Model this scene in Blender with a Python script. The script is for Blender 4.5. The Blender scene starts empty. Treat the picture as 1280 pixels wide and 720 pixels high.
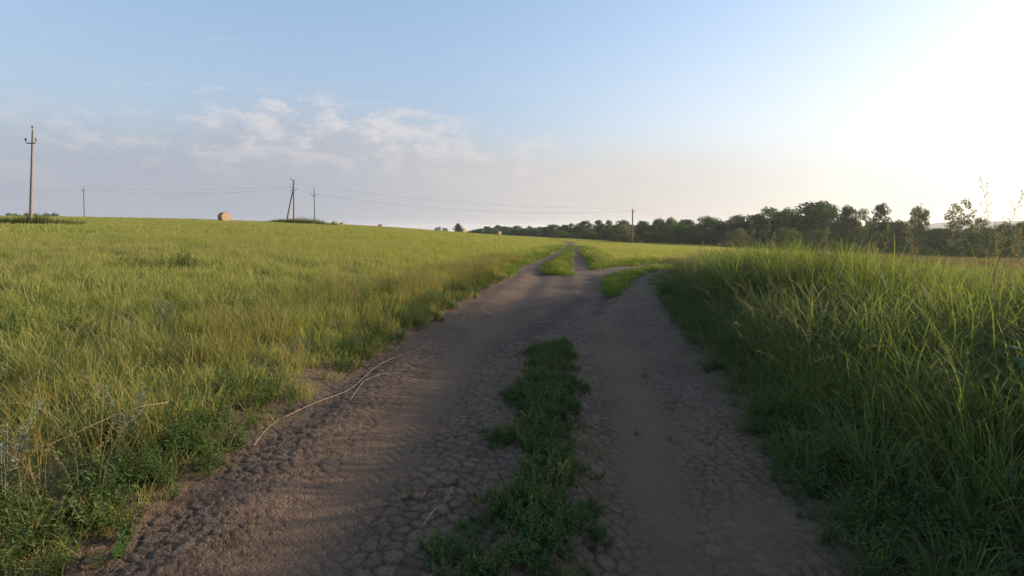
import bpy, bmesh, math, random
import numpy as np
from mathutils import Vector, Matrix

SC = bpy.context.scene
COL = SC.collection
R = math.radians

# ---------------------------------------------------------------- camera
CAM_H = 1.45
PITCH = R(6.68)
cam_d = bpy.data.cameras.new('camera')
cam_d.lens_unit = 'FOV'
cam_d.sensor_width = 36.0
cam_d.lens = 18.0
cam_d.clip_start = 0.05
cam_d.clip_end = 20000.0
cam = bpy.data.objects.new('camera', cam_d)
COL.objects.link(cam)
cam.location = (0, 0, CAM_H)
cam.rotation_euler = (R(90) - PITCH, 0, 0)
SC.camera = cam

# ---------------------------------------------------------------- world, sun, exposure
SUN_AZ = R(69)       # clockwise from +Y (to the right of the view)
SUN_EL = R(8.5)
SKY_STRENGTH = 0.12
world = bpy.data.worlds.new('World')
SC.world = world
world.use_nodes = True
wn, wl = world.node_tree.nodes, world.node_tree.links
wn.clear()


def wnode(t, **kw):
    n = wn.new(t)
    for k, v in kw.items():
        setattr(n, k, v)
    return n


def wmath(op, a, b=None, c=None, clamp=False):
    n = wnode('ShaderNodeMath', operation=op, use_clamp=clamp)
    for i, v in enumerate((a, b, c)):
        if v is None:
            continue
        if isinstance(v, (int, float)):
            n.inputs[i].default_value = v
        else:
            wl.new(v, n.inputs[i])
    return n.outputs[0]


def wrange(v, a, b, c=0.0, d=1.0):
    n = wnode('ShaderNodeMapRange', interpolation_type='SMOOTHSTEP')
    wl.new(v, n.inputs['Value'])
    n.inputs['From Min'].default_value = a
    n.inputs['From Max'].default_value = b
    n.inputs['To Min'].default_value = c
    n.inputs['To Max'].default_value = d
    return n.outputs['Result']


def wmix(f, a, b):
    n = wnode('ShaderNodeMix', data_type='RGBA')
    wl.new(f, n.inputs[0])
    for i, v in ((6, a), (7, b)):
        if isinstance(v, tuple):
            n.inputs[i].default_value = v
        else:
            wl.new(v, n.inputs[i])
    return n.outputs[2]


sky = wnode('ShaderNodeTexSky', sky_type='NISHITA', sun_disc=False)
sky.sun_elevation = SUN_EL
sky.sun_rotation = SUN_AZ
sky.altitude = 100.0
sky.air_density = 1.0
sky.dust_density = 2.0
sky.ozone_density = 1.6
gam = wnode('ShaderNodeGamma')
wl.new(sky.outputs[0], gam.inputs[0])
gam.inputs[1].default_value = 0.60
sk = wnode('ShaderNodeVectorMath', operation='SCALE')
wl.new(gam.outputs[0], sk.inputs[0])
sk.inputs['Scale'].default_value = 1.56
tn = wnode('ShaderNodeVectorMath', operation='MULTIPLY')
wl.new(sk.outputs[0], tn.inputs[0])
tn.inputs[1].default_value = (0.98, 1.10, 1.30)
SKY = tn.outputs[0]
geo = wnode('ShaderNodeTexCoord')
sep = wnode('ShaderNodeSeparateXYZ')
wl.new(geo.outputs['Generated'], sep.inputs[0])
# cloud sheet: direction projected on a high flat layer, so banks flatten out towards the horizon
zc = wmath('MAXIMUM', sep.outputs['Z'], 0.0)
zden = wmath('ADD', zc, 0.16)
px = wmath('DIVIDE', sep.outputs['X'], zden)
py = wmath('DIVIDE', sep.outputs['Y'], zden)
cxyz = wnode('ShaderNodeCombineXYZ')
wl.new(px, cxyz.inputs[0])
wl.new(py, cxyz.inputs[1])


def wnoise(scale, detail, rough, vec, off=(0, 0, 0), stretch=(1, 1, 1)):
    mp = wnode('ShaderNodeMapping')
    mp.inputs['Location'].default_value = off
    mp.inputs['Scale'].default_value = stretch
    wl.new(vec, mp.inputs['Vector'])
    n = wnode('ShaderNodeTexNoise')
    n.inputs['Scale'].default_value = scale
    n.inputs['Detail'].default_value = detail
    n.inputs['Roughness'].default_value = rough
    wl.new(mp.outputs[0], n.inputs['Vector'])
    return n.outputs['Fac']


gen = geo.outputs['Generated']
big = wnoise(2.2, 5, 0.55, gen, (3.1, 1.7, 0.4), (1, 1, 2.2))
fine = wnoise(15.0, 7, 0.62, gen, (0.3, 5.2, 1.0), (1, 1, 2.0))
wisp = wnoise(5.0, 6, 0.6, cxyz.outputs[0], (1.2, 0.5, 0), (0.5, 1.6, 1))
# height of the cloud edge varies with direction
edge = wmath('ADD', sep.outputs['Z'], wmath('MULTIPLY', wmath('SUBTRACT', big, 0.5), -0.10))
edge = wmath('ADD', edge, wmath('MULTIPLY', wmath('SUBTRACT', fine, 0.5), -0.06))
az = wmath('ARCTAN2', sep.outputs['X'], sep.outputs['Y'])
hump = wmath('POWER', 2.718, wmath('MULTIPLY', wmath('POWER', wmath('DIVIDE', wmath('ADD', az, 0.33), 0.26), 2.0), -1.0))
edge = wmath('SUBTRACT', edge, wmath('ADD', wmath('MULTIPLY', hump, 0.062), wrange(az, 0.6, -0.2, 0.0, 0.012)))
bank = wrange(edge, 0.185, 0.070)
puff = wmath('MULTIPLY', wrange(edge, 0.015, 0.105), wrange(edge, 0.172, 0.135))
puff = wmath('MULTIPLY', wmath('MULTIPLY', puff, wrange(fine, 0.45, 0.66)), wmath('ADD', wmath('MULTIPLY', hump, 0.7), 0.35))
streak = wmath('MULTIPLY', wrange(wisp, 0.56, 0.78), wmath('MULTIPLY', wrange(sep.outputs['Z'], 0.12, 0.20), wrange(sep.outputs['Z'], 0.34, 0.24)))
# the bank thins out towards the sun
sund = wnode('ShaderNodeVectorMath', operation='DOT_PRODUCT')
wl.new(gen, sund.inputs[0])
sund.inputs[1].default_value = (math.sin(SUN_AZ) * math.cos(SUN_EL), math.cos(SUN_AZ) * math.cos(SUN_EL), math.sin(SUN_EL))
away = wrange(sund.outputs['Value'], 0.95, 0.50)
bank = wmath('MULTIPLY', bank, away)
veil_col = wmix(wrange(sund.outputs['Value'], -0.2, 0.75), (1.75, 1.88, 2.2, 1), (3.1, 2.85, 2.65, 1))
# pale haze hugging the horizon all the way round, whiter towards the sun
hz_col = wmix(wrange(sund.outputs['Value'], 0.2, 0.95), (1.9, 2.0, 2.3, 1), (4.2, 3.95, 3.6, 1))
c0 = wmix(wrange(sep.outputs['Z'], 0.40, 0.0, 0.0, 0.75), SKY, hz_col)
c1 = wmix(wmath('MULTIPLY', bank, 0.85), c0, veil_col)
c2 = wmix(wmath('MULTIPLY', wmath('MULTIPLY', puff, away), 0.46), c1, (3.8, 3.45, 3.3, 1))
c3 = wmix(wmath('MULTIPLY', wmath('MULTIPLY', streak, away), 0.45), c2, (3.1, 3.1, 3.2, 1))
bg = wnode('ShaderNodeBackground')
bg.inputs['Strength'].default_value = SKY_STRENGTH
wl.new(c3, bg.inputs['Color'])
wout = wnode('ShaderNodeOutputWorld')
wl.new(bg.outputs[0], wout.inputs['Surface'])

sun_d = bpy.data.lights.new('sun', 'SUN')
sun_d.energy = 5.0
sun_d.angle = R(0.5)
sun_d.color = (1.0, 0.80, 0.56)
sun = bpy.data.objects.new('sun', sun_d)
COL.objects.link(sun)
sdir = Vector((math.sin(SUN_AZ) * math.cos(SUN_EL), math.cos(SUN_AZ) * math.cos(SUN_EL), math.sin(SUN_EL)))
sun.rotation_euler = sdir.to_track_quat('Z', 'Y').to_euler()
sun.location = (60, 35, 40)

SC.view_settings.view_transform = 'Standard'
SC.view_settings.look = 'None'
SC.view_settings.gamma = 1.0
SC.view_settings.use_curve_mapping = False
SC.view_settings.exposure = 1.03
SC.cycles.max_bounces = 8
SC.cycles.transparent_max_bounces = 8
SC.cycles.use_denoising = True
SC.cycles.use_adaptive_sampling = False

# ---------------------------------------------------------------- numpy helpers
rng = np.random.default_rng(11)


def sstep(a, b, x):
    t = np.clip((x - a) / (b - a), 0, 1)
    return t * t * (3 - 2 * t)


def _hash(ix, iy, s):
    h = (ix.astype(np.int64) * 374761393 + iy.astype(np.int64) * 668265263 + s * 982451653) & 0x7fffffff
    h = ((h ^ (h >> 13)) * 1274126177) & 0x7fffffff
    h = (h ^ (h >> 16)) & 0xffffff
    return h / float(0xffffff)


def vnoise(x, y, s=0):
    ix, iy = np.floor(x), np.floor(y)
    fx, fy = x - ix, y - iy
    fx, fy = fx * fx * (3 - 2 * fx), fy * fy * (3 - 2 * fy)
    a, b = _hash(ix, iy, s), _hash(ix + 1, iy, s)
    c, d = _hash(ix, iy + 1, s), _hash(ix + 1, iy + 1, s)
    return (a * (1 - fx) + b * fx) * (1 - fy) + (c * (1 - fx) + d * fx) * fy


def fbm(x, y, s=0, o=4, g=0.5):
    r, a, t = 0, 1.0, 0
    for k in range(o):
        r = r + a * vnoise(x, y, s + k * 7)
        t += a
        a *= g
        x, y = x * 2.03 + 11.3, y * 2.03 - 4.7
    return r / t


def worley(x, y, s=0):
    ix, iy = np.floor(x), np.floor(y)
    f1 = np.full(x.shape, 9.0)
    f2 = np.full(x.shape, 9.0)
    cid = np.zeros(x.shape)
    for dx in (-1, 0, 1):
        for dy in (-1, 0, 1):
            jx, jy = ix + dx, iy + dy
            d = np.hypot(jx + _hash(jx, jy, s) - x, jy + _hash(jx, jy, s + 5) - y)
            near = d < f1
            f2 = np.where(near, f1, np.minimum(f2, d))
            cid = np.where(near, _hash(jx, jy, s + 9), cid)
            f1 = np.where(near, d, f1)
    return f1, f2, cid


# ---------------------------------------------------------------- the lie of the land
SP, CP = math.sin(PITCH), math.cos(PITCH)
# skyline direction (tangent of azimuth), rise of the far edge seen from the eye, depth of the crest
TAB = np.array([
    (-6.0, .030, 70), (-1.6, .027, 75), (-1.0, .0234, 80), (-.56, .0156, 90), (-.25, .003, 108), (-.125, -.0078, 125),
    (.06, -.0190, 150), (.23, -.0260, 150), (.36, -.0300, 150), (.56, -.0430, 130), (.78, -.0550, 110),
    (1.0, -.0610, 105), (1.6, -.064, 100), (6.0, -.050, 90)])
PH = np.arctan(TAB[:, 0])
PH_E = np.concatenate([[-math.pi], PH, [math.pi]])
A_D = np.concatenate([[0.0], CAM_H + TAB[:, 1] * TAB[:, 2], [0.0]])
A_D[1], A_D[-2] = 1.2, -1.0
Y_D = np.concatenate([[90], TAB[:, 2], [90]])
_fine = np.linspace(-math.pi, math.pi, 721)
_k = np.exp(-0.5 * (np.arange(-24, 25) / 7.0) ** 2)
_k /= _k.sum()


def _smooth(v):
    w = np.concatenate([v[-25:-1], v, v[1:25]])
    return np.convolve(w, _k, 'valid')


A_F = _smooth(np.interp(_fine, PH_E, A_D))
Y_F = _smooth(np.interp(_fine, PH_E, Y_D))


def base_z(X, Y):
    X, Y = np.asarray(X, float), np.asarray(Y, float)
    phi = np.arctan2(X, Y)
    r = np.hypot(X, Y)
    c = np.maximum(np.cos(phi), 0.30)
    A = np.interp(phi, _fine, A_F)
    rc = np.interp(phi, _fine, Y_F) / c
    t = r / rc
    S = np.where(t < 0.8, t, 0.8 + 0.2 * np.tanh((t - 0.8) / 0.2))
    z = A * S
    over = np.maximum(r - rc, 0)
    left = sstep(0.30, -0.02, phi)
    z = z - left * (0.045 * over * over / (over + 90.0))
    z = z - (1 - left) * 0.006 * np.minimum(over, 400)
    z = z + 0.54 * np.exp(-(((X - 5.1) / 2.3) ** 2 + ((Y - 9.2) / 3.4) ** 2))
    z = z + sstep(6, 40, r) * 0.10 * (fbm(X / 14, Y / 14, 3, 3) - 0.5)
    return z


def pix_dir(x, y):
    cx, cy = (x - 640) / 640.0, (360 - y) / 640.0
    return np.array([cx, CP + cy * SP, -SP + cy * CP])


_T = np.concatenate([np.linspace(0.8, 12, 1500), np.linspace(12.01, 60, 1600), np.linspace(60.05, 260, 1200)])


def hit(x, y):
    """ground point seen from the photographer's place in direction x, y"""
    d = pix_dir(x, y)
    X, Y, Z = d[0] * _T, d[1] * _T, CAM_H + d[2] * _T
    under = np.nonzero(Z <= base_z(X, Y))[0]
    i = under[0] if len(under) else len(_T) - 1
    return (X[i], Y[i])


def at(x, y, depth):
    d = pix_dir(x, y)
    return Vector((d * (depth / d[1])) + np.array([0, 0, CAM_H]))


# ---------------------------------------------------------------- where the dirt track runs
MAIN = [hit(*p) for p in [(-160, 860), (-30, 800), (60, 755), (130, 720), (218, 642), (272, 592), (345, 538), (418, 491), (452, 471), (530, 416),
                          (600, 366), (647, 339), (668, 331), (688, 345), (722, 346), (736, 339), (768, 334), (800, 331.5), (838, 328.5),
                          (846, 333), (833, 338), (823, 345), (819, 354), (823, 374), (840, 403), (874, 456), (915, 527), (967, 610), (1050, 720),
                          (1110, 800), (1160, 870)]]
ISLAND = [hit(*p) for p in [(755, 353), (766, 345), (790, 338.5), (815, 334.2), (836, 331.5), (840, 333), (822, 337.5), (802, 345.5), (783, 354), (773, 366), (766, 376), (759, 372)]]
_b0, _b1 = MAIN[0], MAIN[-1]
MAIN = [(_b0[0] - .2, -12.0)] + MAIN + [(_b1[0] + .2, -12.0)]
RUTS = [
    ([(655, 341), (690, 322), (704, 312.5), (710, 306), (704, 301), (690, 298)], 0.42),
    ([(729, 346), (724, 332), (721, 320), (720, 309), (714, 303.5), (700, 300)], 0.44),
]
RUTS = [([hit(*p) for p in pts], w) for pts, w in RUTS]
# the right fork carries on behind the bank
e0 = ((MAIN[20][0] + MAIN[21][0]) / 2, (MAIN[20][1] + MAIN[21][1]) / 2)
RUTS.append(([e0, (e0[0] + 3, e0[1] + 2.6), (e0[0] + 9, e0[1] + 6.5), (e0[0] + 22, e0[1] + 12), (e0[0] + 45, e0[1] + 19)], 0.55))
TRACK_RUTS = [  # wheel lines pressed into the wide part
    [hit(*p) for p in [(330, 760), (420, 640), (510, 530), (590, 430), (650, 370), (690, 330)]],
    [hit(*p) for p in [(860, 760), (830, 640), (800, 530), (775, 440), (752, 380), (733, 345)]],
    [hit(*p) for p in [(930, 640), (880, 540), (838, 450), (806, 385), (800, 355), (826, 337)]],
]
STRIP = [hit(*p) for p in [(575, 745), (590, 690), (606, 650), (617, 590), (632, 545), (642, 505), (655, 470), (668, 436), (705, 433),
                           (712, 470), (726, 520), (735, 565), (735, 600), (752, 655), (752, 700), (735, 760)]]


def in_poly(X, Y, poly):
    c = np.zeros(X.shape, bool)
    n = len(poly)
    for i in range(n):
        x0, y0 = poly[i]
        x1, y1 = poly[(i + 1) % n]
        if y0 == y1:
            continue
        m = ((y0 > Y) != (y1 > Y)) & (X < (x1 - x0) * (Y - y0) / (y1 - y0) + x0)
        c ^= m
    return c


def d_line(X, Y, pts, closed=False):
    d = np.full(X.shape, 1e9)
    n = len(pts)
    for i in range(n if closed else n - 1):
        x0, y0 = pts[i]
        x1, y1 = pts[(i + 1) % n]
        dx, dy = x1 - x0, y1 - y0
        t = np.clip(((X - x0) * dx + (Y - y0) * dy) / (dx * dx + dy * dy + 1e-12), 0, 1)
        d = np.minimum(d, np.hypot(X - x0 - t * dx, Y - y0 - t * dy))
    return d


def d_along(X, Y, pts):
    """signed distance from a line and distance walked along it"""
    d, al, best, acc = np.full(X.shape, 1e9), np.zeros(X.shape), np.full(X.shape, 1e9), 0.0
    for (x0, y0), (x1, y1) in zip(pts[:-1], pts[1:]):
        dx, dy = x1 - x0, y1 - y0
        L = math.hypot(dx, dy)
        t = np.clip(((X - x0) * dx + (Y - y0) * dy) / (L * L), 0, 1)
        q = np.hypot(X - x0 - t * dx, Y - y0 - t * dy)
        m = q < best
        best = np.where(m, q, best)
        d = np.where(m, q * np.sign((X - x0) * dy - (Y - y0) * dx), d)
        al = np.where(m, acc + t * L, al)
        acc += L
    return d, al


def d_poly(X, Y, poly):
    d = d_line(X, Y, poly, True)
    return np.where(in_poly(X, Y, poly), -d, d)


def d_road(X, Y):
    """signed distance to bare earth, negative on it; ragged edge"""
    X, Y = np.asarray(X, float), np.asarray(Y, float)
    out = np.full(X.shape, 60.0)
    m = (np.hypot(X, Y) < 95)
    x, y = X[m], Y[m]
    r = np.hypot(x, y)
    w = 0.16 * (fbm(x * 2.6, y * 2.6, 21, 4) - 0.5) * 2 * np.clip(r / 6, .6, 2)
    d = d_poly(x, y, MAIN)
    d = np.maximum(d, -d_poly(x, y, ISLAND))
    for pts, hw in RUTS:
        d = np.minimum(d, d_line(x, y, pts) - hw)
    out[m] = d + w
    return out


_edge_r = MAIN[21:-1]
BANK = [(p[0], p[1]) for p in MAIN[21:]] + [(60, -12), (60, -12)]
_outer = [(e0[0] + 45, e0[1] + 18), (e0[0] + 22, e0[1] + 11), (e0[0] + 9, e0[1] + 5.6), (e0[0] + 3, e0[1] + 1.8)]
BANK = _outer + BANK[:-2] + [(60, -12), (140, 20), (140, e0[1] + 18)]


def on_bank(X, Y):
    return in_poly(np.asarray(X, float), np.asarray(Y, float), BANK)


def gz(X, Y, dr=None):
    """ground height with the sunken track"""
    X, Y = np.asarray(X, float), np.asarray(Y, float)
    z = base_z(X, Y)
    if dr is None:
        dr = d_road(X, Y)
    r = np.hypot(X, Y)
    lift = 0.12 * sstep(-0.1, 0.9, dr) * sstep(70, 30, r)
    z = z + lift
    near = r < 45
    if near.any():
        x, y = X[near], Y[near]
        dz = np.zeros(x.shape)
        for k in TRACK_RUTS:
            dl = d_line(x, y, k)
            dz -= 0.034 * np.exp(-(dl / 0.26) ** 2)
            dz += 0.018 * np.exp(-((dl - 0.5) / 0.2) ** 2)
        ds = d_poly(x, y, STRIP)
        dz += 0.05 * sstep(0.15, -0.2, ds)
        z[near] += dz * sstep(0.2, -0.1, dr[near])
    return z


def gz1(x, y):
    return float(gz(np.array([x]), np.array([y]))[0])


# ---------------------------------------------------------------- materials
def new_mat(name):
    m = bpy.data.materials.new(name)
    m.use_nodes = True
    nt = m.node_tree
    nt.nodes.clear()
    return m, nt.nodes, nt.links


def add(nodes, t, **kw):
    n = nodes.new(t)
    for k, v in kw.items():
        setattr(n, k, v)
    return n


def mixc(N, L, f, a, b, mode='MIX'):
    n = add(N, 'ShaderNodeMix', data_type='RGBA', blend_type=mode)
    if isinstance(f, (int, float)):
        n.inputs[0].default_value = f
    else:
        L.new(f, n.inputs[0])
    for i, v in ((6, a), (7, b)):
        if isinstance(v, tuple):
            n.inputs[i].default_value = (*v, 1) if len(v) == 3 else v
        else:
            L.new(v, n.inputs[i])
    return n.outputs[2]


def nrange(N, L, v, a, b, c=0.0, d=1.0):
    n = add(N, 'ShaderNodeMapRange')
    L.new(v, n.inputs['Value'])
    for k, q in zip(('From Min', 'From Max', 'To Min', 'To Max'), (a, b, c, d)):
        n.inputs[k].default_value = q
    return n.outputs['Result']


def nnoise(N, L, scale, detail=4, rough=0.55, vec=None):
    n = add(N, 'ShaderNodeTexNoise')
    n.inputs['Scale'].default_value = scale
    n.inputs['Detail'].default_value = detail
    n.inputs['Roughness'].default_value = rough
    if vec is not None:
        L.new(vec, n.inputs['Vector'])
    return n.outputs['Fac']


def leaf_mat(name, root, tip, alt, transl=0.4, gloss=0.08, jitter=0.25, tcol=None):
    """foliage: colour runs root to tip along each blade, alt is the drier or bluer plant of the same kind"""
    m, N, L = new_mat(name)
    t = add(N, 'ShaderNodeAttribute', attribute_name='t').outputs['Fac']
    rnd = add(N, 'ShaderNodeAttribute', attribute_name='rnd').outputs['Fac']
    tint = add(N, 'ShaderNodeAttribute', attribute_name='tint', attribute_type='INSTANCER').outputs['Fac']
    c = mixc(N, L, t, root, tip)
    c = mixc(N, L, tint, c, alt)
    hs = add(N, 'ShaderNodeHueSaturation')
    L.new(nrange(N, L, rnd, 0, 1, 1 - jitter, 1 + jitter), hs.inputs['Value'])
    L.new(nrange(N, L, rnd, 0, 1, 0.512, 0.488), hs.inputs['Hue'])
    L.new(c, hs.inputs['Color'])
    c = hs.outputs[0]
    p = add(N, 'ShaderNodeBsdfPrincipled')
    L.new(c, p.inputs['Base Color'])
    p.inputs['Roughness'].default_value = 0.65
    p.inputs['Specular IOR Level'].default_value = gloss
    tr = add(N, 'ShaderNodeBsdfTranslucent')
    tc = mixc(N, L, 1.0, c, tcol or (1.25, 1.25, 0.55), 'MULTIPLY')
    L.new(tc, tr.inputs['Color'])
    mx = add(N, 'ShaderNodeMixShader')
    mx.inputs[0].default_value = transl
    L.new(p.outputs[0], mx.inputs[1])
    L.new(tr.outputs[0], mx.inputs[2])
    o = add(N, 'ShaderNodeOutputMaterial')
    L.new(mx.outputs[0], o.inputs['Surface'])
    return m


def solid_mat(name, a, b, scale=6.0, rough=0.8, bump=0.2, stretch=(1, 1, 1), metal=0.0):
    m, N, L = new_mat(name)
    tc = add(N, 'ShaderNodeTexCoord')
    mp = add(N, 'ShaderNodeMapping')
    mp.inputs['Scale'].default_value = stretch
    L.new(tc.outputs['Object'], mp.inputs[0])
    f = nnoise(N, L, scale, 5, 0.6, mp.outputs[0])
    c = mixc(N, L, nrange(N, L, f, 0.3, 0.7), a, b)
    p = add(N, 'ShaderNodeBsdfPrincipled')
    L.new(c, p.inputs['Base Color'])
    p.inputs['Roughness'].default_value = rough
    p.inputs['Metallic'].default_value = metal
    bp = add(N, 'ShaderNodeBump')
    bp.inputs['Strength'].default_value = bump
    bp.inputs['Distance'].default_value = 0.02
    L.new(f, bp.inputs['Height'])
    L.new(bp.outputs[0], p.inputs['Normal'])
    o = add(N, 'ShaderNodeOutputMaterial')
    L.new(p.outputs[0], o.inputs['Surface'])
    return m


def earth_mat(name, soil_a, soil_b, dust, thatch_a, thatch_b):
    """bare earth where 'bare' is 1, soil under old grass litter where it is 0"""
    m, N, L = new_mat(name)
    pos = add(N, 'ShaderNodeNewGeometry').outputs['Position']
    bare = add(N, 'ShaderNodeAttribute', attribute_name='bare').outputs['Fac']
    pack = add(N, 'ShaderNodeAttribute', attribute_name='pack').outputs['Fac']
    crust = add(N, 'ShaderNodeAttribute', attribute_name='crust').outputs['Fac']
    big = nnoise(N, L, 0.9, 4, 0.6, pos)
    mid = nnoise(N, L, 9.0, 5, 0.65, pos)
    fine = nnoise(N, L, 70.0, 4, 0.7, pos)
    s = mixc(N, L, nrange(N, L, big, 0.35, 0.65), soil_a, soil_b)
    s = mixc(N, L, nrange(N, L, mid, 0.45, 0.75, 0, 0.7), s, dust)
    s = mixc(N, L, crust, s, dust)
    s = mixc(N, L, pack, s, soil_b)
    crack_shade_damp = add(N, 'ShaderNodeAttribute', attribute_name='crack_shade_damp').outputs['Fac']
    s = mixc(N, L, crack_shade_damp, s, (.034, .023, .017))
    grit = nrange(N, L, fine, 0.66, 0.72, 0, 0.6)
    s = mixc(N, L, grit, s, (0.30, 0.27, 0.23))
    far = nnoise(N, L, 0.35, 5, 0.6, pos)
    g = mixc(N, L, nrange(N, L, far, 0.35, 0.65), thatch_a, thatch_b)
    g = mixc(N, L, nrange(N, L, fine, 0.4, 0.7, 0, .5), g, thatch_a)
    c = mixc(N, L, bare, g, s)
    vo = add(N, 'ShaderNodeTexVoronoi', feature='DISTANCE_TO_EDGE')
    vo.inputs['Scale'].default_value = 26.0
    wv = add(N, 'ShaderNodeVectorMath', operation='ADD')
    ns = add(N, 'ShaderNodeTexNoise')
    ns.inputs['Scale'].default_value = 14.0
    L.new(pos, ns.inputs['Vector'])
    sc = add(N, 'ShaderNodeVectorMath', operation='SCALE')
    L.new(ns.outputs['Color'], sc.inputs[0])
    sc.inputs['Scale'].default_value = 0.06
    L.new(pos, wv.inputs[0])
    L.new(sc.outputs[0], wv.inputs[1])
    L.new(wv.outputs[0], vo.inputs['Vector'])
    cr = nrange(N, L, vo.outputs['Distance'], 0.0, 0.10)
    h = add(N, 'ShaderNodeMath', operation='MULTIPLY_ADD')
    L.new(fine, h.inputs[0])
    h.inputs[1].default_value = 0.8
    L.new(cr, h.inputs[2])
    bp = add(N, 'ShaderNodeBump')
    bp.inputs['Strength'].default_value = 0.4
    bp.inputs['Distance'].default_value = 0.01
    L.new(h.outputs[0], bp.inputs['Height'])
    p = add(N, 'ShaderNodeBsdfPrincipled')
    L.new(c, p.inputs['Base Color'])
    p.inputs['Roughness'].default_value = 0.92
    p.inputs['Specular IOR Level'].default_value = 0.2
    L.new(bp.outputs[0], p.inputs['Normal'])
    o = add(N, 'ShaderNodeOutputMaterial')
    L.new(p.outputs[0], o.inputs['Surface'])
    return m


M = {}
M['earth'] = earth_mat('earth', (.074, .047, .031), (.128, .084, .056), (.146, .100, .070), (.120, .125, .034), (.160, .165, .046))
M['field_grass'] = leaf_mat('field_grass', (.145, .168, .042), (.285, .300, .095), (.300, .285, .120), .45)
M['verge_grass'] = leaf_mat('verge_grass', (.095, .105, .024), (.220, .190, .060), (.260, .185, .085), .4)
M['dry_grass'] = leaf_mat('dry_grass', (.160, .140, .070), (.320, .270, .175), (.260, .190, .120), .3)
M['tall_grass'] = leaf_mat('tall_grass', (.056, .100, .038), (.165, .200, .060), (.120, .145, .085), .5)
M['track_grass'] = leaf_mat('track_grass', (.050, .100, .016), (.110, .170, .026), (.090, .120, .030), .42)
M['weed'] = leaf_mat('weed', (.044, .088, .028), (.085, .145, .044), (.125, .155, .060), .38)
M['pole_weed'] = leaf_mat('pole_weed', (.060, .090, .026), (.125, .150, .046), (.16, .15, .06), .38)
M['wormwood'] = leaf_mat('wormwood', (.130, .160, .095), (.240, .265, .190), (.240, .265, .190), .25)
M['dock'] = leaf_mat('dock', (.045, .100, .040), (.060, .120, .045), (.06, .12, .04), .35)
M['rough_meadow'] = leaf_mat('rough_meadow', (.075, .075, .030), (.150, .120, .062), (.185, .135, .080), .32)
M['straw_stem'] = solid_mat('straw_stem', (.42, .33, .20), (.30, .23, .13), 30, .6, .1)
M['concrete'] = solid_mat('concrete', (.21, .165, .135), (.15, .122, .105), 5, .85, .3, (3, 3, .6))
M['old_wood'] = solid_mat('old_wood', (.12, .105, .09), (.19, .165, .14), 8, .85, .4, (5, 5, .5))
M['steel'] = solid_mat('steel', (.075, .070, .068), (.115, .105, .10), 12, .55, .1, metal=.5)
M['porcelain'] = solid_mat('porcelain', (.10, .06, .045), (.12, .075, .055), 4, .25, .0)
M['wire'] = solid_mat('wire', (.22, .22, .23), (.26, .26, .27), 2, .5, .0, metal=.6)
M['straw'] = solid_mat('straw', (.31, .22, .12), (.21, .145, .075), 14, .9, .8, (1, 5, 5))
M['straw_end'] = solid_mat('straw_end', (.38, .275, .165), (.27, .19, .11), 22, .9, .8)
M['straw_bits'] = leaf_mat('straw_bits', (.28, .21, .11), (.38, .29, .16), (.3, .2, .1), .2)
M['bark'] = solid_mat('bark', (.075, .06, .048), (.125, .105, .085), 6, .9, .6, (3, 3, .6))
M['birch_bark'] = solid_mat('birch_bark', (.50, .48, .44), (.14, .12, .11), 5, .8, .3, (1, 1, 3))
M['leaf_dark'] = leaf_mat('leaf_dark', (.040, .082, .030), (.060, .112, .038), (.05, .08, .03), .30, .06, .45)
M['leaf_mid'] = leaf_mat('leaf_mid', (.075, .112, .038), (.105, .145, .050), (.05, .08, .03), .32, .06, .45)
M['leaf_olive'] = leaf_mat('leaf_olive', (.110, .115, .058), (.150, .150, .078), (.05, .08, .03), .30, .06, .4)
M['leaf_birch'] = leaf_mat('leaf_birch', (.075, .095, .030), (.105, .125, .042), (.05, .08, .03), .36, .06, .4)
M['far_wood'] = solid_mat('far_wood', (.035, .055, .024), (.055, .078, .032), .05, .95, .2)
M['feather'] = solid_mat('feather', (.03, .03, .03), (.05, .05, .05), 5, .7, .0)
M['stone'] = solid_mat('stone', (.30, .27, .24), (.20, .18, .16), 20, .85, .3)


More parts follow.
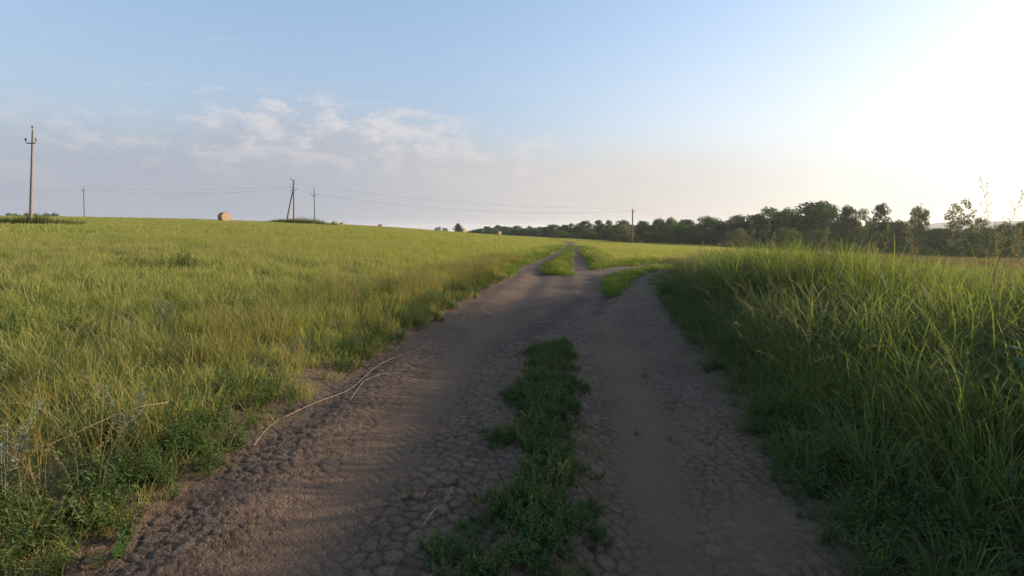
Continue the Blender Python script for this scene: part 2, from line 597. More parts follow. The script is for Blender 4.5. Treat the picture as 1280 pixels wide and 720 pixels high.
# ---------------------------------------------------------------- object helpers
class Acc:
    def __init__(s):
        s.v, s.f, s.t, s.r = [], [], [], []

    def ribbon(s, pts, wv, widths, rnd, t0=0.0, t1=1.0):
        """strip that ends in a point; pts n x 3, wv side vector"""
        n = len(pts)
        b = len(s.v)
        for i in range(n - 1):
            o = wv * (widths[i] * 0.5)
            s.v += [tuple(pts[i] - o), tuple(pts[i] + o)]
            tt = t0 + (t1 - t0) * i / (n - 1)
            s.t += [tt, tt]
            s.r += [rnd, rnd]
        s.v.append(tuple(pts[-1]))
        s.t.append(t1)
        s.r.append(rnd)
        for i in range(n - 2):
            a = b + 2 * i
            s.f.append((a, a + 1, a + 3, a + 2))
        a = b + 2 * (n - 2)
        s.f.append((a, a + 1, a + 2))

    def leaf(s, base, d, up, L, W, rnd, t=0.5):
        """folded lens-shaped leaf"""
        side = np.cross(d, up)
        side /= np.linalg.norm(side) + 1e-9
        nrm = np.cross(side, d)
        b = len(s.v)
        m = base + d * L * 0.5 - nrm * W * 0.12
        tip = base + d * L - nrm * L * 0.15
        l = base + d * L * 0.45 + side * W * 0.5 + nrm * W * 0.12
        r = base + d * L * 0.45 - side * W * 0.5 + nrm * W * 0.12
        s.v += [tuple(base), tuple(l), tuple(tip), tuple(r), tuple(m)]
        s.t += [t, t, min(1, t + .2), t, t]
        s.r += [rnd] * 5
        s.f += [(b, b + 4, b + 1), (b + 1, b + 4, b + 2), (b, b + 3, b + 4), (b + 4, b + 3, b + 2)]

    def quad(s, c, a, bb, rnd, t=0.5):
        b = len(s.v)
        s.v += [tuple(c - a - bb), tuple(c + a - bb), tuple(c + a + bb), tuple(c - a + bb)]
        s.t += [t] * 4
        s.r += [rnd] * 4
        s.f.append((b, b + 1, b + 2, b + 3))

    def tube(s, pts, rad, n=5, rnd=.5, t0=0., t1=1., cap=True):
        pts = [np.asarray(p, float) for p in pts]
        b = len(s.v)
        k = len(pts)
        for i, p in enumerate(pts):
            d = pts[min(i + 1, k - 1)] - pts[max(i - 1, 0)]
            d = d / (np.linalg.norm(d) + 1e-9)
            u = np.cross(d, (0.0, 1.0, 0.02) if abs(d[1]) < .9 else (1.0, 0.0, 0.0))
            u /= np.linalg.norm(u) + 1e-9
            w = np.cross(d, u)
            for q in range(n):
                a = 2 * math.pi * q / n
                s.v.append(tuple(p + (u * math.cos(a) + w * math.sin(a)) * rad[i]))
                s.t.append(t0 + (t1 - t0) * i / max(1, k - 1))
                s.r.append(rnd)
        for i in range(k - 1):
            for q in range(n):
                a, c = b + i * n + q, b + i * n + (q + 1) % n
                s.f.append((a, c, c + n, a + n))
        if cap:
            s.f.append(tuple(b + q for q in range(n))[::-1])
            s.f.append(tuple(b + (k - 1) * n + q for q in range(n)))

    def mesh(s, name, mat, smooth=False):
        me = bpy.data.meshes.new(name)
        me.from_pydata(s.v, [], s.f)
        for nm, vals in (('t', s.t), ('rnd', s.r)):
            a = me.attributes.new(nm, 'FLOAT', 'POINT')
            a.data.foreach_set('value', np.array(vals, dtype=np.float32))
        if mat:
            me.materials.append(mat)
        if smooth:
            me.polygons.foreach_set('use_smooth', [True] * len(me.polygons))
        me.update()
        return me


def link(name, me, parent=None, loc=(0, 0, 0), rot=(0, 0, 0), scl=(1, 1, 1)):
    o = bpy.data.objects.new(name, me)
    COL.objects.link(o)
    o.parent = parent
    o.location, o.rotation_euler, o.scale = loc, rot, scl
    return o


def tag(o, label=None, cat=None, group=None, kind=None):
    if label:
        o['label'] = label
    if cat:
        o['category'] = cat
    if group:
        o['group'] = group
    if kind:
        o['kind'] = kind
    return o


def thing(name, label, cat, loc=(0, 0, 0), rot=(0, 0, 0), group=None):
    o = bpy.data.objects.new(name, None)
    o.empty_display_size = .3
    COL.objects.link(o)
    o.location, o.rotation_euler = loc, rot
    return tag(o, label, cat, group)


# ---------------------------------------------------------------- ground and track: one sheet, split where grass meets bare earth
def build_ground():
    rr = np.concatenate([np.geomspace(0.35, 1.6, 26)[:-1], np.geomspace(1.6, 13, 410)[:-1], np.geomspace(13, 60, 150)[:-1], np.geomspace(60, 4000, 84)])
    ph = np.concatenate([np.linspace(-math.pi, -R(60), 46)[:-1], np.linspace(-R(60), R(60), 560)[:-1], np.linspace(R(60), math.pi, 46)[:-1]])
    nr, npz = len(rr), len(ph)
    Rg, Pg = np.meshgrid(rr, ph, indexing='ij')
    X, Y = (Rg * np.sin(Pg)).ravel(), (Rg * np.cos(Pg)).ravel()
    dr = d_road(X, Y)
    Z = gz(X, Y, dr)
    bare = sstep(0.10, -0.06, dr)
    litter = np.maximum(bare, .97 * sstep(1.5, .25, dr + .5 * (fbm(X * 1.4, Y * 1.4, 25, 3) - .5)))
    rad = Rg.ravel()
    near = (rad < 16) & (dr < 0.4)
    x, y = X[near], Y[near]
    wx, wy = x + .05 * (fbm(x * 7, y * 7, 5, 3) - .5), y + .05 * (fbm(x * 7, y * 7, 6, 3) - .5)
    f1, f2, cid = worley(wx * 12.5, wy * 12.5, 31)
    g1, g2, cid2 = worley(wx * 31.0 + 5, wy * 31.0, 41)
    smooth = np.zeros(x.shape)
    tread = np.zeros(x.shape)
    for k in TRACK_RUTS[:2]:
        dl, al = d_along(x, y, k)
        smooth = np.maximum(smooth, np.exp(-(dl / 0.20) ** 2))
        bar = np.sin((al + np.abs(dl) * .9) * 2 * math.pi / .085)
        tread += sstep(.125, .10, np.abs(dl + .03 * np.sin(al * .9))) * sstep(-.1, .5, bar) * sstep(.35, .6, fbm(x * .9 + 9, y * .9, 91, 3) + .08)
    smooth = np.clip(smooth * (0.4 + 1.2 * fbm(x * 1.3, y * 1.3, 77, 3)), 0, 1)
    amt = (1 - .95 * smooth) * sstep(.3, .6, fbm(x * .8 + 4, y * .8, 51, 3) + .18)
    dz = -0.0055 * amt * sstep(.26, .52, fbm(x * 1.7, y * 1.7, 57, 3) + .1) * (1 - sstep(0.02, 0.13, f2 - f1)) - 0.004 * amt * (1 - sstep(0.02, 0.14, g2 - g1))
    dz += amt * 0.003 * (cid - .5) + amt * .002 * (cid2 - .5)
    dz -= 0.0035 * tread
    dz += 0.013 * (fbm(x * 2.2, y * 2.2, 61, 4) - .5) + 0.0025 * (fbm(x * 26, y * 26, 71, 3) - .5) * (1 - .6 * smooth)
    fade = sstep(16, 11, rad[near])
    Z[near] += dz * fade
    pack = np.zeros(X.shape)
    crack_shade_damp = np.zeros(X.shape)
    crack_shade_damp[near] = .75 * fade * amt * np.clip((1 - sstep(0.02, .12, f2 - f1)) * sstep(.26, .52, fbm(x * 1.7, y * 1.7, 57, 3) + .1) + .45 * (1 - sstep(0.02, 0.13, g2 - g1)), 0, 1)  # shade inside the cracks, painted as darker soil colour
    crust = np.zeros(X.shape)
    pack[near] = smooth * .8 * fade
    crust[near] = np.clip(amt * sstep(.1, .5, f2 - f1) * (.25 + .75 * cid), 0, 1) * fade
    V = np.column_stack([X, Y, Z])
    V = np.vstack([V, [[0, 0, float(gz(np.array([0.001]), np.array([0.001]))[0])]]])
    cen = len(V) - 1
    i, j = np.meshgrid(np.arange(nr - 1), np.arange(npz), indexing='ij')
    j2 = (j + 1) % npz
    quads = np.stack([i * npz + j, i * npz + j2, (i + 1) * npz + j2, (i + 1) * npz + j], -1).reshape(-1, 4)[:, ::-1]
    fb = bare[quads].mean(1) > 0.5
    jj = np.arange(npz)
    fan = np.stack([np.full(npz, cen), jj, (jj + 1) % npz], -1)[:, ::-1]
    for pts, hw in (([(655, 425), (690, 398), (712, 384), (732, 372)], .28), ([(745, 392), (757, 372), (766, 358)], .22), ([(672, 338), (690, 323), (706, 310)], .2), ([(722, 338), (720, 320), (719, 309)], .16)):
        q = d_line(X, Y, [hit(*p) for p in pts]) + .16 * (fbm(X * 3, Y * 3, 99, 3) - .5) * 2
        crack_shade_damp = np.maximum(crack_shade_damp, .6 * sstep(hw, hw * .3, q))  # dark soil patches at the fork and along the far ruts
    attrs = {'bare': np.append(litter, 1), 'pack': np.append(pack, 0), 'crack_shade_damp': np.append(crack_shade_damp, 0), 'crust': np.append(crust, 0)}

    def make(name, q, tri):
        used = np.unique(np.concatenate([q.ravel(), tri.ravel()]))
        mp = np.full(len(V), -1)
        mp[used] = np.arange(len(used))
        me = bpy.data.meshes.new(name)
        nv, nq, nt = len(used), len(q), len(tri)
        me.vertices.add(nv)
        me.vertices.foreach_set('co', V[used].astype(np.float32).ravel())
        me.loops.add(nq * 4 + nt * 3)
        me.loops.foreach_set('vertex_index', np.concatenate([mp[q].ravel(), mp[tri].ravel()]).astype(np.int32))
        me.polygons.add(nq + nt)
        me.polygons.foreach_set('loop_start', np.concatenate([np.arange(nq) * 4, nq * 4 + np.arange(nt) * 3]).astype(np.int32))
        me.polygons.foreach_set('use_smooth', np.ones(nq + nt, bool))
        for k, a in attrs.items():
            at_ = me.attributes.new(k, 'FLOAT', 'POINT')
            at_.data.foreach_set('value', a[used].astype(np.float32))
        me.materials.append(M['earth'])
        me.update(calc_edges=True)
        me.validate()
        return link(name, me)

    none = np.zeros((0, 3), int)
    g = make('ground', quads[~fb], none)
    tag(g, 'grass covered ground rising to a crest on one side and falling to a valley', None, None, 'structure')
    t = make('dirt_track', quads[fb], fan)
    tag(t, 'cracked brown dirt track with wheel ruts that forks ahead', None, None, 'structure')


build_ground()


# ---------------------------------------------------------------- plants scattered on the ground
def vec(az, el):
    return np.array([math.sin(az) * math.cos(el), math.cos(az) * math.cos(el), math.sin(el)])


def blade_pts(rd, base, az, lean, L, curve, segs):
    pts = [np.array(base, float)]
    el = math.pi / 2 - lean
    for i in range(segs):
        pts.append(pts[-1] + vec(az, el) * (L / segs))
        el -= curve / segs * (0.5 + i * 0.9)
    return pts


def tuft(seed, n, rad, h0, h1, w, lean=.35, curve=.7, segs=3, clump=False, flat=0.0):
    rd = random.Random(seed)
    a = Acc()
    for _ in range(n):
        q = rad * math.sqrt(rd.random())
        th = rd.uniform(0, 6.283)
        b = (q * math.cos(th), q * math.sin(th), -.02)
        az = math.atan2(b[0], b[1]) + rd.gauss(0, .7) if clump else rd.uniform(0, 6.283)
        L = rd.uniform(h0, h1) * (1 - .25 * q / rad if clump else 1)
        pts = blade_pts(rd, b, az, abs(rd.gauss(lean * (.4 + .9 * q / rad if clump else 1), .16)), L, curve * rd.uniform(.3, 1.5), segs)
        tw = az + math.pi / 2 + rd.uniform(-.8, .8)
        wv = np.array([math.sin(tw), math.cos(tw), rd.uniform(-.15, .15)])
        ww = w * rd.uniform(.6, 1.3)
        prof = [ww * (.75 + .25 * i) if i < 2 else ww * (1 - .5 * (i - 1) / segs) for i in range(segs + 1)]
        a.ribbon(pts, wv, prof, rd.random())
    return a


def panicle(a, rd, base, az, L, lean=.12, droop=.25, head=.28, spikes=22, spk=.012, stem_w=.0022, br_f=.24):
    """grass stalk with an open seed head"""
    pts = blade_pts(rd, base, az, lean, L, droop, 6)
    a.tube(pts, [stem_w * (1 - .12 * i) for i in range(7)], 3, rd.random(), 0, .8, False)
    top = L * (1 - head)
    cum = np.linspace(0, L, 7)
    for k in range(spikes):
        s = top + (L - top) * (k / max(1, spikes - 1)) * .98
        i = min(5, int(s / L * 6))
        f = (s - cum[i]) / (L / 6)
        p = pts[i] * (1 - f) + pts[i + 1] * f
        taper = 1 - .75 * (s - top) / (L - top)
        br = vec(rd.uniform(0, 6.283), rd.uniform(.1, .9))
        bl = head * L * br_f * taper * rd.uniform(.5, 1.1)
        e = p + br * bl
        a.tube([p, e], [stem_w * .35, stem_w * .25], 3, rd.random(), .7, .8, False)
        for q in range(3):
            c = p + br * bl * (1 - q * .28)
            d = vec(rd.uniform(0, 6.283), rd.uniform(.2, 1.2))
            a.leaf(c, d, np.array([rd.random() - .5, rd.random() - .5, .3]), spk * rd.uniform(.8, 1.5), spk * .45, rd.random(), .9)


def seed_tuft(seed, n, rad, h0, h1, **kw):
    rd = random.Random(seed)
    a = Acc()
    for _ in range(n):
        q, th = rad * math.sqrt(rd.random()), rd.uniform(0, 6.283)
        panicle(a, rd, (q * math.cos(th), q * math.sin(th), -.02), rd.uniform(0, 6.283), rd.uniform(h0, h1), abs(rd.gauss(.12, .1)), rd.uniform(.1, .6), **kw)
    return a


def weed(seed, stems, h, leafl, leafw, per, spread=.8, upright=False):
    rd = random.Random(seed)
    a = Acc()
    for _ in range(stems):
        az = rd.uniform(0, 6.283)
        lean = rd.uniform(.05, .35) if upright else rd.uniform(.25, 1.15) * spread
        L = h * rd.uniform(.6, 1.2)
        b = np.array([rd.gauss(0, .02), rd.gauss(0, .02), -.01])
        pts = blade_pts(rd, b, az, lean, L, rd.uniform(-.4, .4), 4)
        a.tube(pts, [.0022, .002, .0017, .0013, .0008], 3, rd.random(), .1, .4, False)
        for k in range(per):
            s = (.12 + .88 * (k + rd.random()) / per) * 3.999
            i = int(s)
            f = s - i
            p = pts[i] * (1 - f) + pts[i + 1] * f
            d = vec(rd.uniform(0, 6.283), rd.uniform(-.1, .9))
            sc = rd.uniform(.6, 1.15) * (1.1 - .4 * s / 4)
            a.leaf(p, d, np.array([0, 0, 1.0]), leafl * sc, leafw * sc, rd.random(), min(1, .2 + .2 * s))
    return a


PROTO = {}


def protos(key, accs, mat):
    """prototype meshes in a collection that is not itself part of the scene; only scattered ground cover uses it"""
    c = bpy.data.collections.new('proto_' + key)
    for i, a in enumerate(accs):
        o = bpy.data.objects.new('%s_%02d' % (key, i), a.mesh('%s_%02d' % (key, i), M[mat]))
        c.objects.link(o)
    PROTO[key] = (c, len(accs))


def scatter(name, key, label, X, Y, scale, tint, lean=0.08, sxy=None, wind=None):
    n = len(X)
    dr = d_road(X, Y)
    Z = gz(X, Y, dr)
    me = bpy.data.meshes.new(name)
    me.vertices.add(n)
    me.vertices.foreach_set('co', np.column_stack([X, Y, Z]).astype(np.float32).ravel())
    rot = np.column_stack([rng.normal(0, lean, n), rng.normal(0, lean, n), rng.uniform(0, 6.283, n)])
    s = np.asarray(scale)
    k = s if sxy is None else sxy
    scl = np.column_stack([k, k, s])
    for nm, ty, fld, val in (('rot', 'FLOAT_VECTOR', 'vector', rot), ('scl', 'FLOAT_VECTOR', 'vector', scl), ('tint', 'FLOAT', 'value', tint)):
        a = me.attributes.new(nm, ty, 'POINT')
        a.data.foreach_set(fld, np.asarray(val, dtype=np.float32).ravel())
    a = me.attributes.new('pick', 'INT', 'POINT')
    a.data.foreach_set('value', rng.integers(0, PROTO[key][1], n).astype(np.int32))
    o = link(name, me)
    tag(o, label, None, None, 'stuff')
    ng = bpy.data.node_groups.new('scatter_' + name, 'GeometryNodeTree')
    ng.interface.new_socket('Geometry', in_out='INPUT', socket_type='NodeSocketGeometry')
    ng.interface.new_socket('Geometry', in_out='OUTPUT', socket_type='NodeSocketGeometry')
    N, L = ng.nodes, ng.links
    gi, go = N.new('NodeGroupInput'), N.new('NodeGroupOutput')
    ip = N.new('GeometryNodeInstanceOnPoints')
    ci = N.new('GeometryNodeCollectionInfo')
    ci.inputs['Collection'].default_value = PROTO[key][0]
    ci.inputs['Separate Children'].default_value = True
    ci.inputs['Reset Children'].default_value = True
    L.new(gi.outputs[0], ip.inputs['Points'])
    L.new(ci.outputs[0], ip.inputs['Instance'])
    ip.inputs['Pick Instance'].default_value = True

    def attr(nm, ty):
        q = N.new('GeometryNodeInputNamedAttribute')
        q.data_type = ty
        q.inputs['Name'].default_value = nm
        return next(s for s in q.outputs if s.enabled and s.name == 'Attribute')

    L.new(attr('pick', 'INT'), ip.inputs['Instance Index'])
    L.new(attr('rot', 'FLOAT_VECTOR'), ip.inputs['Rotation'])
    L.new(attr('scl', 'FLOAT_VECTOR'), ip.inputs['Scale'])
    L.new(ip.outputs[0], go.inputs[0])
    md = o.modifiers.new('scatter', 'NODES')
    md.node_group = ng
    return o


def sector(density, r0, r1, a0=-66, a1=66):
    """random points, density per square metre, within a wedge in front of the photographer"""
    area = .5 * (R(a1) - R(a0)) * (r1 * r1 - r0 * r0)
    n = int(area * density)
    r = np.sqrt(rng.uniform(r0 * r0, r1 * r1, n))
    p = rng.uniform(R(a0), R(a1), n)
    return r * np.sin(p), r * np.cos(p)


def keep(m, *a):
    return [q[m] for q in a]


# field grass -----------------------------------------------------
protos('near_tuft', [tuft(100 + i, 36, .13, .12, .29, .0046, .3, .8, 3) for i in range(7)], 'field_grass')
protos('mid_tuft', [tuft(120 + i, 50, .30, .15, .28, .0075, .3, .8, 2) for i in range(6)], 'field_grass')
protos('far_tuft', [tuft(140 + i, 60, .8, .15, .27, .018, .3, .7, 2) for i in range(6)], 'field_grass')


def field_points(dens, r0, r1, key, name, label, sc0):
    X, Y = sector(dens, r0, r1)
    dr = d_road(X, Y)
    m = (dr > .12) & ~on_bank(X, Y) & ~((X > .60 * Y) & (np.hypot(X, Y) > 34))
    X, Y, dr = keep(m, X, Y, dr)
    patch = fbm(X * .35, Y * .35, 201, 4)
    strip = fbm(X * .08 + 3, Y * .5, 231, 3)
    sc = sc0 * (.75 + .5 * patch) * (.55 + .45 * sstep(.1, 1.2, dr)) * rng.uniform(.8, 1.2, len(X))
    tint = np.clip(.28 + 1.0 * (fbm(X * .22, Y * .22, 211, 4) - .5) + .8 * (strip - .5) + rng.normal(0, .16, len(X)), 0, 1)
    scatter(name, key, label, X, Y, sc, tint, .1, sxy=np.sqrt(sc) * 1.0)


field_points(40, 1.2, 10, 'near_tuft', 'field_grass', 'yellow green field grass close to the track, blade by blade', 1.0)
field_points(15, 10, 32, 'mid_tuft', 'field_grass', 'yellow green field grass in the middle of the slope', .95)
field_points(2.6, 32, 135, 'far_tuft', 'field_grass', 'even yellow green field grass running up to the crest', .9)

# verge of the left edge: taller, browner --------------------------
protos('verge_tuft', [tuft(200 + i, 26, .12, .25, .52, .0034, .35, .9, 4) for i in range(6)], 'verge_grass')
protos('verge_seed', [seed_tuft(220 + i, 5, .10, .38, .62, head=.3, spikes=14, spk=.008, stem_w=.0016) for i in range(6)], 'dry_grass')
X, Y = sector(26, 1.2, 24)
dr = d_road(X, Y)
brown = fbm(X * .55 + 2, Y * .55, 241, 3)
m = (dr > .25) & (dr < 2.4) & ~on_bank(X, Y) & (X < Y * .06) & (rng.random(len(X)) < sstep(.32, .60, brown) * sstep(2.4, .9, dr) * sstep(.15, .6, dr) * 1.2)
X, Y = keep(m, X, Y)
scatter('verge_grass', 'verge_tuft', 'taller brownish grass along the left edge of the track', X, Y, rng.uniform(.7, 1.15, len(X)), np.clip(rng.normal(.35, .3, len(X)), 0, 1), .12)
X, Y = sector(14, 1.2, 22)
dr = d_road(X, Y)
brown = fbm(X * .55 + 2, Y * .55, 241, 3)
m = (dr > .35) & (dr < 2.4) & ~on_bank(X, Y) & (X < Y * .06) & (rng.random(len(X)) < sstep(.42, .62, brown) * sstep(2.4, .9, dr))
X, Y = keep(m, X, Y)
scatter('seed_grass', 'verge_seed', 'reddish brown seed heads over the left verge', X, Y, rng.uniform(.7, 1.1, len(X)), np.clip(rng.normal(.5, .3, len(X)), 0, 1), .14)
# sparse pale stalks out in the field
X, Y = sector(2.2, 4, 26)
m = (d_road(X, Y) > 1.2) & ~on_bank(X, Y) & (rng.random(len(X)) < sstep(.45, .7, fbm(X * .3, Y * .3, 251, 3)))
X, Y = keep(m, X, Y)
scatter('seed_grass', 'verge_seed', 'pale seed stalks standing among the field grass', X, Y, rng.uniform(.6, .95, len(X)), rng.uniform(0, .6, len(X)), .14)

# leafy weeds -------------------------------------------------------
protos('low_weed', [weed(300 + i, 10, .15, .026, .012, 13) for i in range(7)], 'weed')
protos('tall_weed', [weed(320 + i, 8, .28, .046, .019, 17, .6) for i in range(7)], 'weed')
X, Y = sector(330, 1.5, 8, -30, 30)
ds = d_poly(X, Y, STRIP) + .26 * (fbm(X * 3.2, Y * 3.2, 261, 3) - .5) * 2
gap = fbm(X * 2.6 + 7, Y * 2.6, 262, 3)
m = (ds < .06) & (gap > .31)
X, Y, ds = keep(m, X, Y, ds)
scatter('strip_weeds', 'low_weed', 'low dark green leafy weeds growing down the middle of the track', X, Y, rng.uniform(.55, 1.0, len(X)) * (.5 + .5 * sstep(.02, -.14, ds)), np.clip(rng.normal(.25, .3, len(X)), 0, 1), .2)
X, Y = sector(110, 1.2, 16)
dr = d_road(X, Y)
bk = on_bank(X, Y)
w = fbm(X * 1.1, Y * 1.1, 271, 3)
m = (dr > .03) & (dr < .75) & ~bk & (X < Y * .06) & (rng.random(len(X)) < sstep(.26, .44, w) * sstep(.8, .2, dr))
Xa, Ya, da = keep(m, X, Y, dr)
scatter('verge_weeds', 'tall_weed', 'bushy green leafy weeds along the left edge of the track', Xa, Ya, rng.uniform(.45, 1.0, len(Xa)) * (.5 + .5 * sstep(-.05, .35, da)), np.clip(rng.normal(.45, .3, len(Xa)), 0, 1), .2)
X, Y = sector(16, 1.6, 8, -30, 30)
m = d_poly(X, Y, STRIP) < .10
X, Y = keep(m, X, Y)
scatter('strip_grass', 'verge_tuft', 'worn grass blades among the weeds down the middle of the track', X, Y, rng.uniform(.25, .5, len(X)), rng.uniform(0, .7, len(X)), .25)
# a few weeds far out in the field: darker patches
X, Y = sector(7, 5, 15)
dr = d_road(X, Y)
m = (dr > .5) & ~on_bank(X, Y) & (fbm(X * .42, Y * .42, 281, 3) > .68)
X, Y = keep(m, X, Y)
scatter('field_weeds', 'tall_weed', 'dark leafy weed patches within the field grass', X, Y, rng.uniform(.9, 1.5, len(X)), np.clip(rng.normal(.3, .3, len(X)), 0, 1), .15)
# right foot of the bank
X, Y = sector(85, 1.2, 15, 0, 66)
dr = d_road(X, Y)
m = (dr > -.05) & (dr < 1.1) & on_bank(X, Y) & (rng.random(len(X)) < sstep(1.3, .3, dr) * sstep(.30, .46, fbm(X * 1.3, Y * 1.3, 291, 3)))
X, Y, dr = keep(m, X, Y, dr)
scatter('bank_weeds', 'tall_weed', 'dark leafy weeds at the foot of the right bank', X, Y, rng.uniform(.5, 1.1, len(X)) * (.5 + .6 * sstep(0, .5, dr)), rng.uniform(0, .5, len(X)), .2)
# stray weeds on bare earth
X, Y = sector(1.6, 1.8, 9, -35, 30)
m = (d_road(X, Y) < -.2) & (fbm(X * 1.5, Y * 1.5, 295, 2) > .55)
X, Y = keep(m, X, Y)
scatter('stray_weeds', 'low_weed', 'tiny weeds sprouting from the bare track', X, Y, rng.uniform(.2, .5, len(X)), rng.uniform(0, .5, len(X)), .3)

# grass between the ruts and on the island of the fork ---------------
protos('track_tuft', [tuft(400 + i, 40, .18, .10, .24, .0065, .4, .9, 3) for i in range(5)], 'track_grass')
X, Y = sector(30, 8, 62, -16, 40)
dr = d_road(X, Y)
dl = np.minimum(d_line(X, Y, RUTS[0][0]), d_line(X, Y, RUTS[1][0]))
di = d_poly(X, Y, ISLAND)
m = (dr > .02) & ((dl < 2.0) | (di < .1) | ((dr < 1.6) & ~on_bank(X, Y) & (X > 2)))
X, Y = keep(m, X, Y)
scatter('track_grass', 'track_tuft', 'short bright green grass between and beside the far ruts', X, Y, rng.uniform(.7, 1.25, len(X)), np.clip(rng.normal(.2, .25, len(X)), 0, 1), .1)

# tall grass of the right bank ---------------------------------------
protos('tall_tuft', [tuft(500 + i, 40, .16, .55, 1.15, .0095, .22, .75, 5, True) for i in range(8)], 'tall_grass')
protos('tall_mid', [tuft(520 + i, 50, .34, .55, 1.1, .017, .22, .7, 4, False) for i in range(6)], 'tall_grass')
protos('bank_seed', [seed_tuft(540 + i, 4, .12, .75, 1.25, head=.24, spikes=18, spk=.009, stem_w=.0018, br_f=.2) for i in range(6)], 'dry_grass')
protos('bank_fine', [tuft(560 + i, 22, .14, .22, .55, .0075, .55, 1.2, 4) for i in range(6)], 'tall_grass')


def bank_height(X, Y, dr):
    h = .30 + .84 * sstep(.05, 1.4, dr)
    h = h * (.50 + 1.0 * fbm(X * 1.1, Y * 1.1, 301, 3))
    h = np.minimum(h, 1.12) * (1 - .55 * sstep(8, 11.5, Y) * sstep(1.9, .3, dr))
    # same grass made taller out of view on the right, to shade bank and track
    return h * (1 + .52 * sstep(.98, 1.3, X / np.maximum(Y, .2)) * sstep(2.2, 3.6, X))


X, Y = sector(22, 1.0, 13, -5, 78)
dr = d_road(X, Y)
m = (dr > .12) & on_bank(X, Y)
X, Y, dr = keep(m, X, Y, dr)
sc = bank_height(X, Y, dr) * rng.uniform(.8, 1.15, len(X))
scatter('tall_grass', 'tall_tuft', 'tall bright green grass clumps on the right bank beside the track', X, Y, sc, np.clip(1.3 * (fbm(X * .5, Y * .5, 311, 3) - .35) + rng.normal(0, .15, len(X)), 0, 1), .1, sxy=np.clip(sc, .45, 1.2))
X, Y = sector(5, 13, 34, 0, 72)
dr = d_road(X, Y)
m = (dr > .12) & on_bank(X, Y)
X, Y, dr = keep(m, X, Y, dr)
sc = bank_height(X, Y, dr) * rng.uniform(.8, 1.15, len(X)) * (1 - .45 * sstep(16, 34, np.hypot(X, Y)))
scatter('tall_grass', 'tall_mid', 'tall green grass on the far side of the right bank', X, Y, sc, np.clip(1.3 * (fbm(X * .3, Y * .3, 312, 3) - .3) + rng.normal(0, .15, len(X)), 0, 1), .1, sxy=np.clip(sc, .6, 1.2))
X, Y = sector(42, 1.0, 14, 0, 70)
dr = d_road(X, Y)
m = (dr > -.08) & (dr < 1.9) & on_bank(X, Y) & (rng.random(len(X)) < sstep(2.0, .5, dr))
X, Y, dr = keep(m, X, Y, dr)
scatter('bank_grass', 'bank_fine', 'finer sprawling grass at the foot of the right bank', X, Y, rng.uniform(.6, 1.1, len(X)) * (.5 + .5 * sstep(0, .8, dr)), np.clip(rng.normal(.6, .3, len(X)), 0, 1), .2)
X, Y = sector(7, 1.8, 24, 0, 70)
dr = d_road(X, Y)
m = (dr > .3) & on_bank(X, Y) & (rng.random(len(X)) < .25 + .75 * sstep(.45, .62, fbm(X * .4, Y * .4, 321, 3)) + 1.0 * sstep(1.6, .6, dr) * sstep(8, 12, Y))
X, Y = keep(m, X, Y)
scatter('seed_grass', 'bank_seed', 'tan seed heads rising out of the tall right bank grass', X, Y, rng.uniform(.6, .98, len(X)), rng.uniform(0, 1, len(X)), .12)

# rough valley meadow -------------------------------------------------
protos('meadow_tuft', [tuft(600 + i, 50, .9, .25, .6, .03, .35, .7, 2) for i in range(5)], 'rough_meadow')
X, Y = sector(2.4, 27, 130, 24, 66)
m = on_bank(X, Y) | (X > .60 * Y)
X, Y = keep(m, X, Y)
scatter('meadow_grass', 'meadow_tuft', 'rough brownish meadow grass in the valley before the trees', X, Y, rng.uniform(.7, 1.3, len(X)), np.clip(rng.normal(.4, .3, len(X)), 0, 1), .1)

# weeds left standing round the poles
protos('pole_weed', [tuft(620 + i, 60, .55, .5, 1.15, .028, .25, .6, 3) for i in range(5)], 'pole_weed')


def patch(cx, cy, rx, ry, n, smin, smax, label):
    a, q = rng.uniform(0, 6.283, n), np.sqrt(rng.uniform(0, 1, n))
    X, Y = cx + rx * q * np.cos(a), cy + ry * q * np.sin(a)
    s = rng.uniform(smin, smax, n) * (1.15 - .7 * q) * (.5 + 1.0 * fbm(X * .9, Y * .9, 333, 3))
    scatter('pole_weeds', 'pole_weed', label, X, Y, s, np.clip(rng.normal(.35, .3, n), 0, 1), .14)


P1 = at(37.5, 281, 42)
P2 = at(105, 271, 120)
P3 = at(367, 276, 92)
P4 = at(393.5, 276, 100)
P5 = at(790, 303, 108)
patch(P1.x, P1.y + .5, 4.2, 1.2, 130, .35, 1.1, 'taller green weeds around the foot of the concrete pole')
patch(at(375, 276, 88).x, 88, 6.2, 2.5, 220, .5, 1.4, 'raised patch of tall weeds under the braced pole')
patch(P2.x, P2.y - 30, 5.5, 1.5, 60, .4, .7, 'weeds below the distant thin pole')
patch(P5.x, P5.y - 1, 4.0, 1.2, 60, .4, .8, 'weeds round the lone pole by the trees')

# pebbles and crumbs of earth on the track
ac = []
for i in range(5):
    bm = bmesh.new()
    bmesh.ops.create_icosphere(bm, subdivisions=1, radius=1)
    rd = random.Random(700 + i)
    a = Acc()
    for v in bm.verts:
        k = rd.uniform(.7, 1.15)
        a.v.append((v.co.x * k, v.co.y * k * .8, v.co.z * k * .6))
        a.t.append(.5)
        a.r.append(.5)
    a.f = [tuple(v.index for v in f.verts) for f in bm.faces]
    bm.free()
    ac.append(a)
protos('pebble', ac, 'stone')
protos('crumb', ac, 'earth')
X, Y = sector(7, 1.7, 10, -42, 40)
m = d_road(X, Y) < 0
X, Y = keep(m, X, Y)
scatter('pebbles', 'pebble', 'small pale pebbles scattered on the track', X, Y, rng.uniform(.002, .008, len(X)), np.zeros(len(X)), .4)

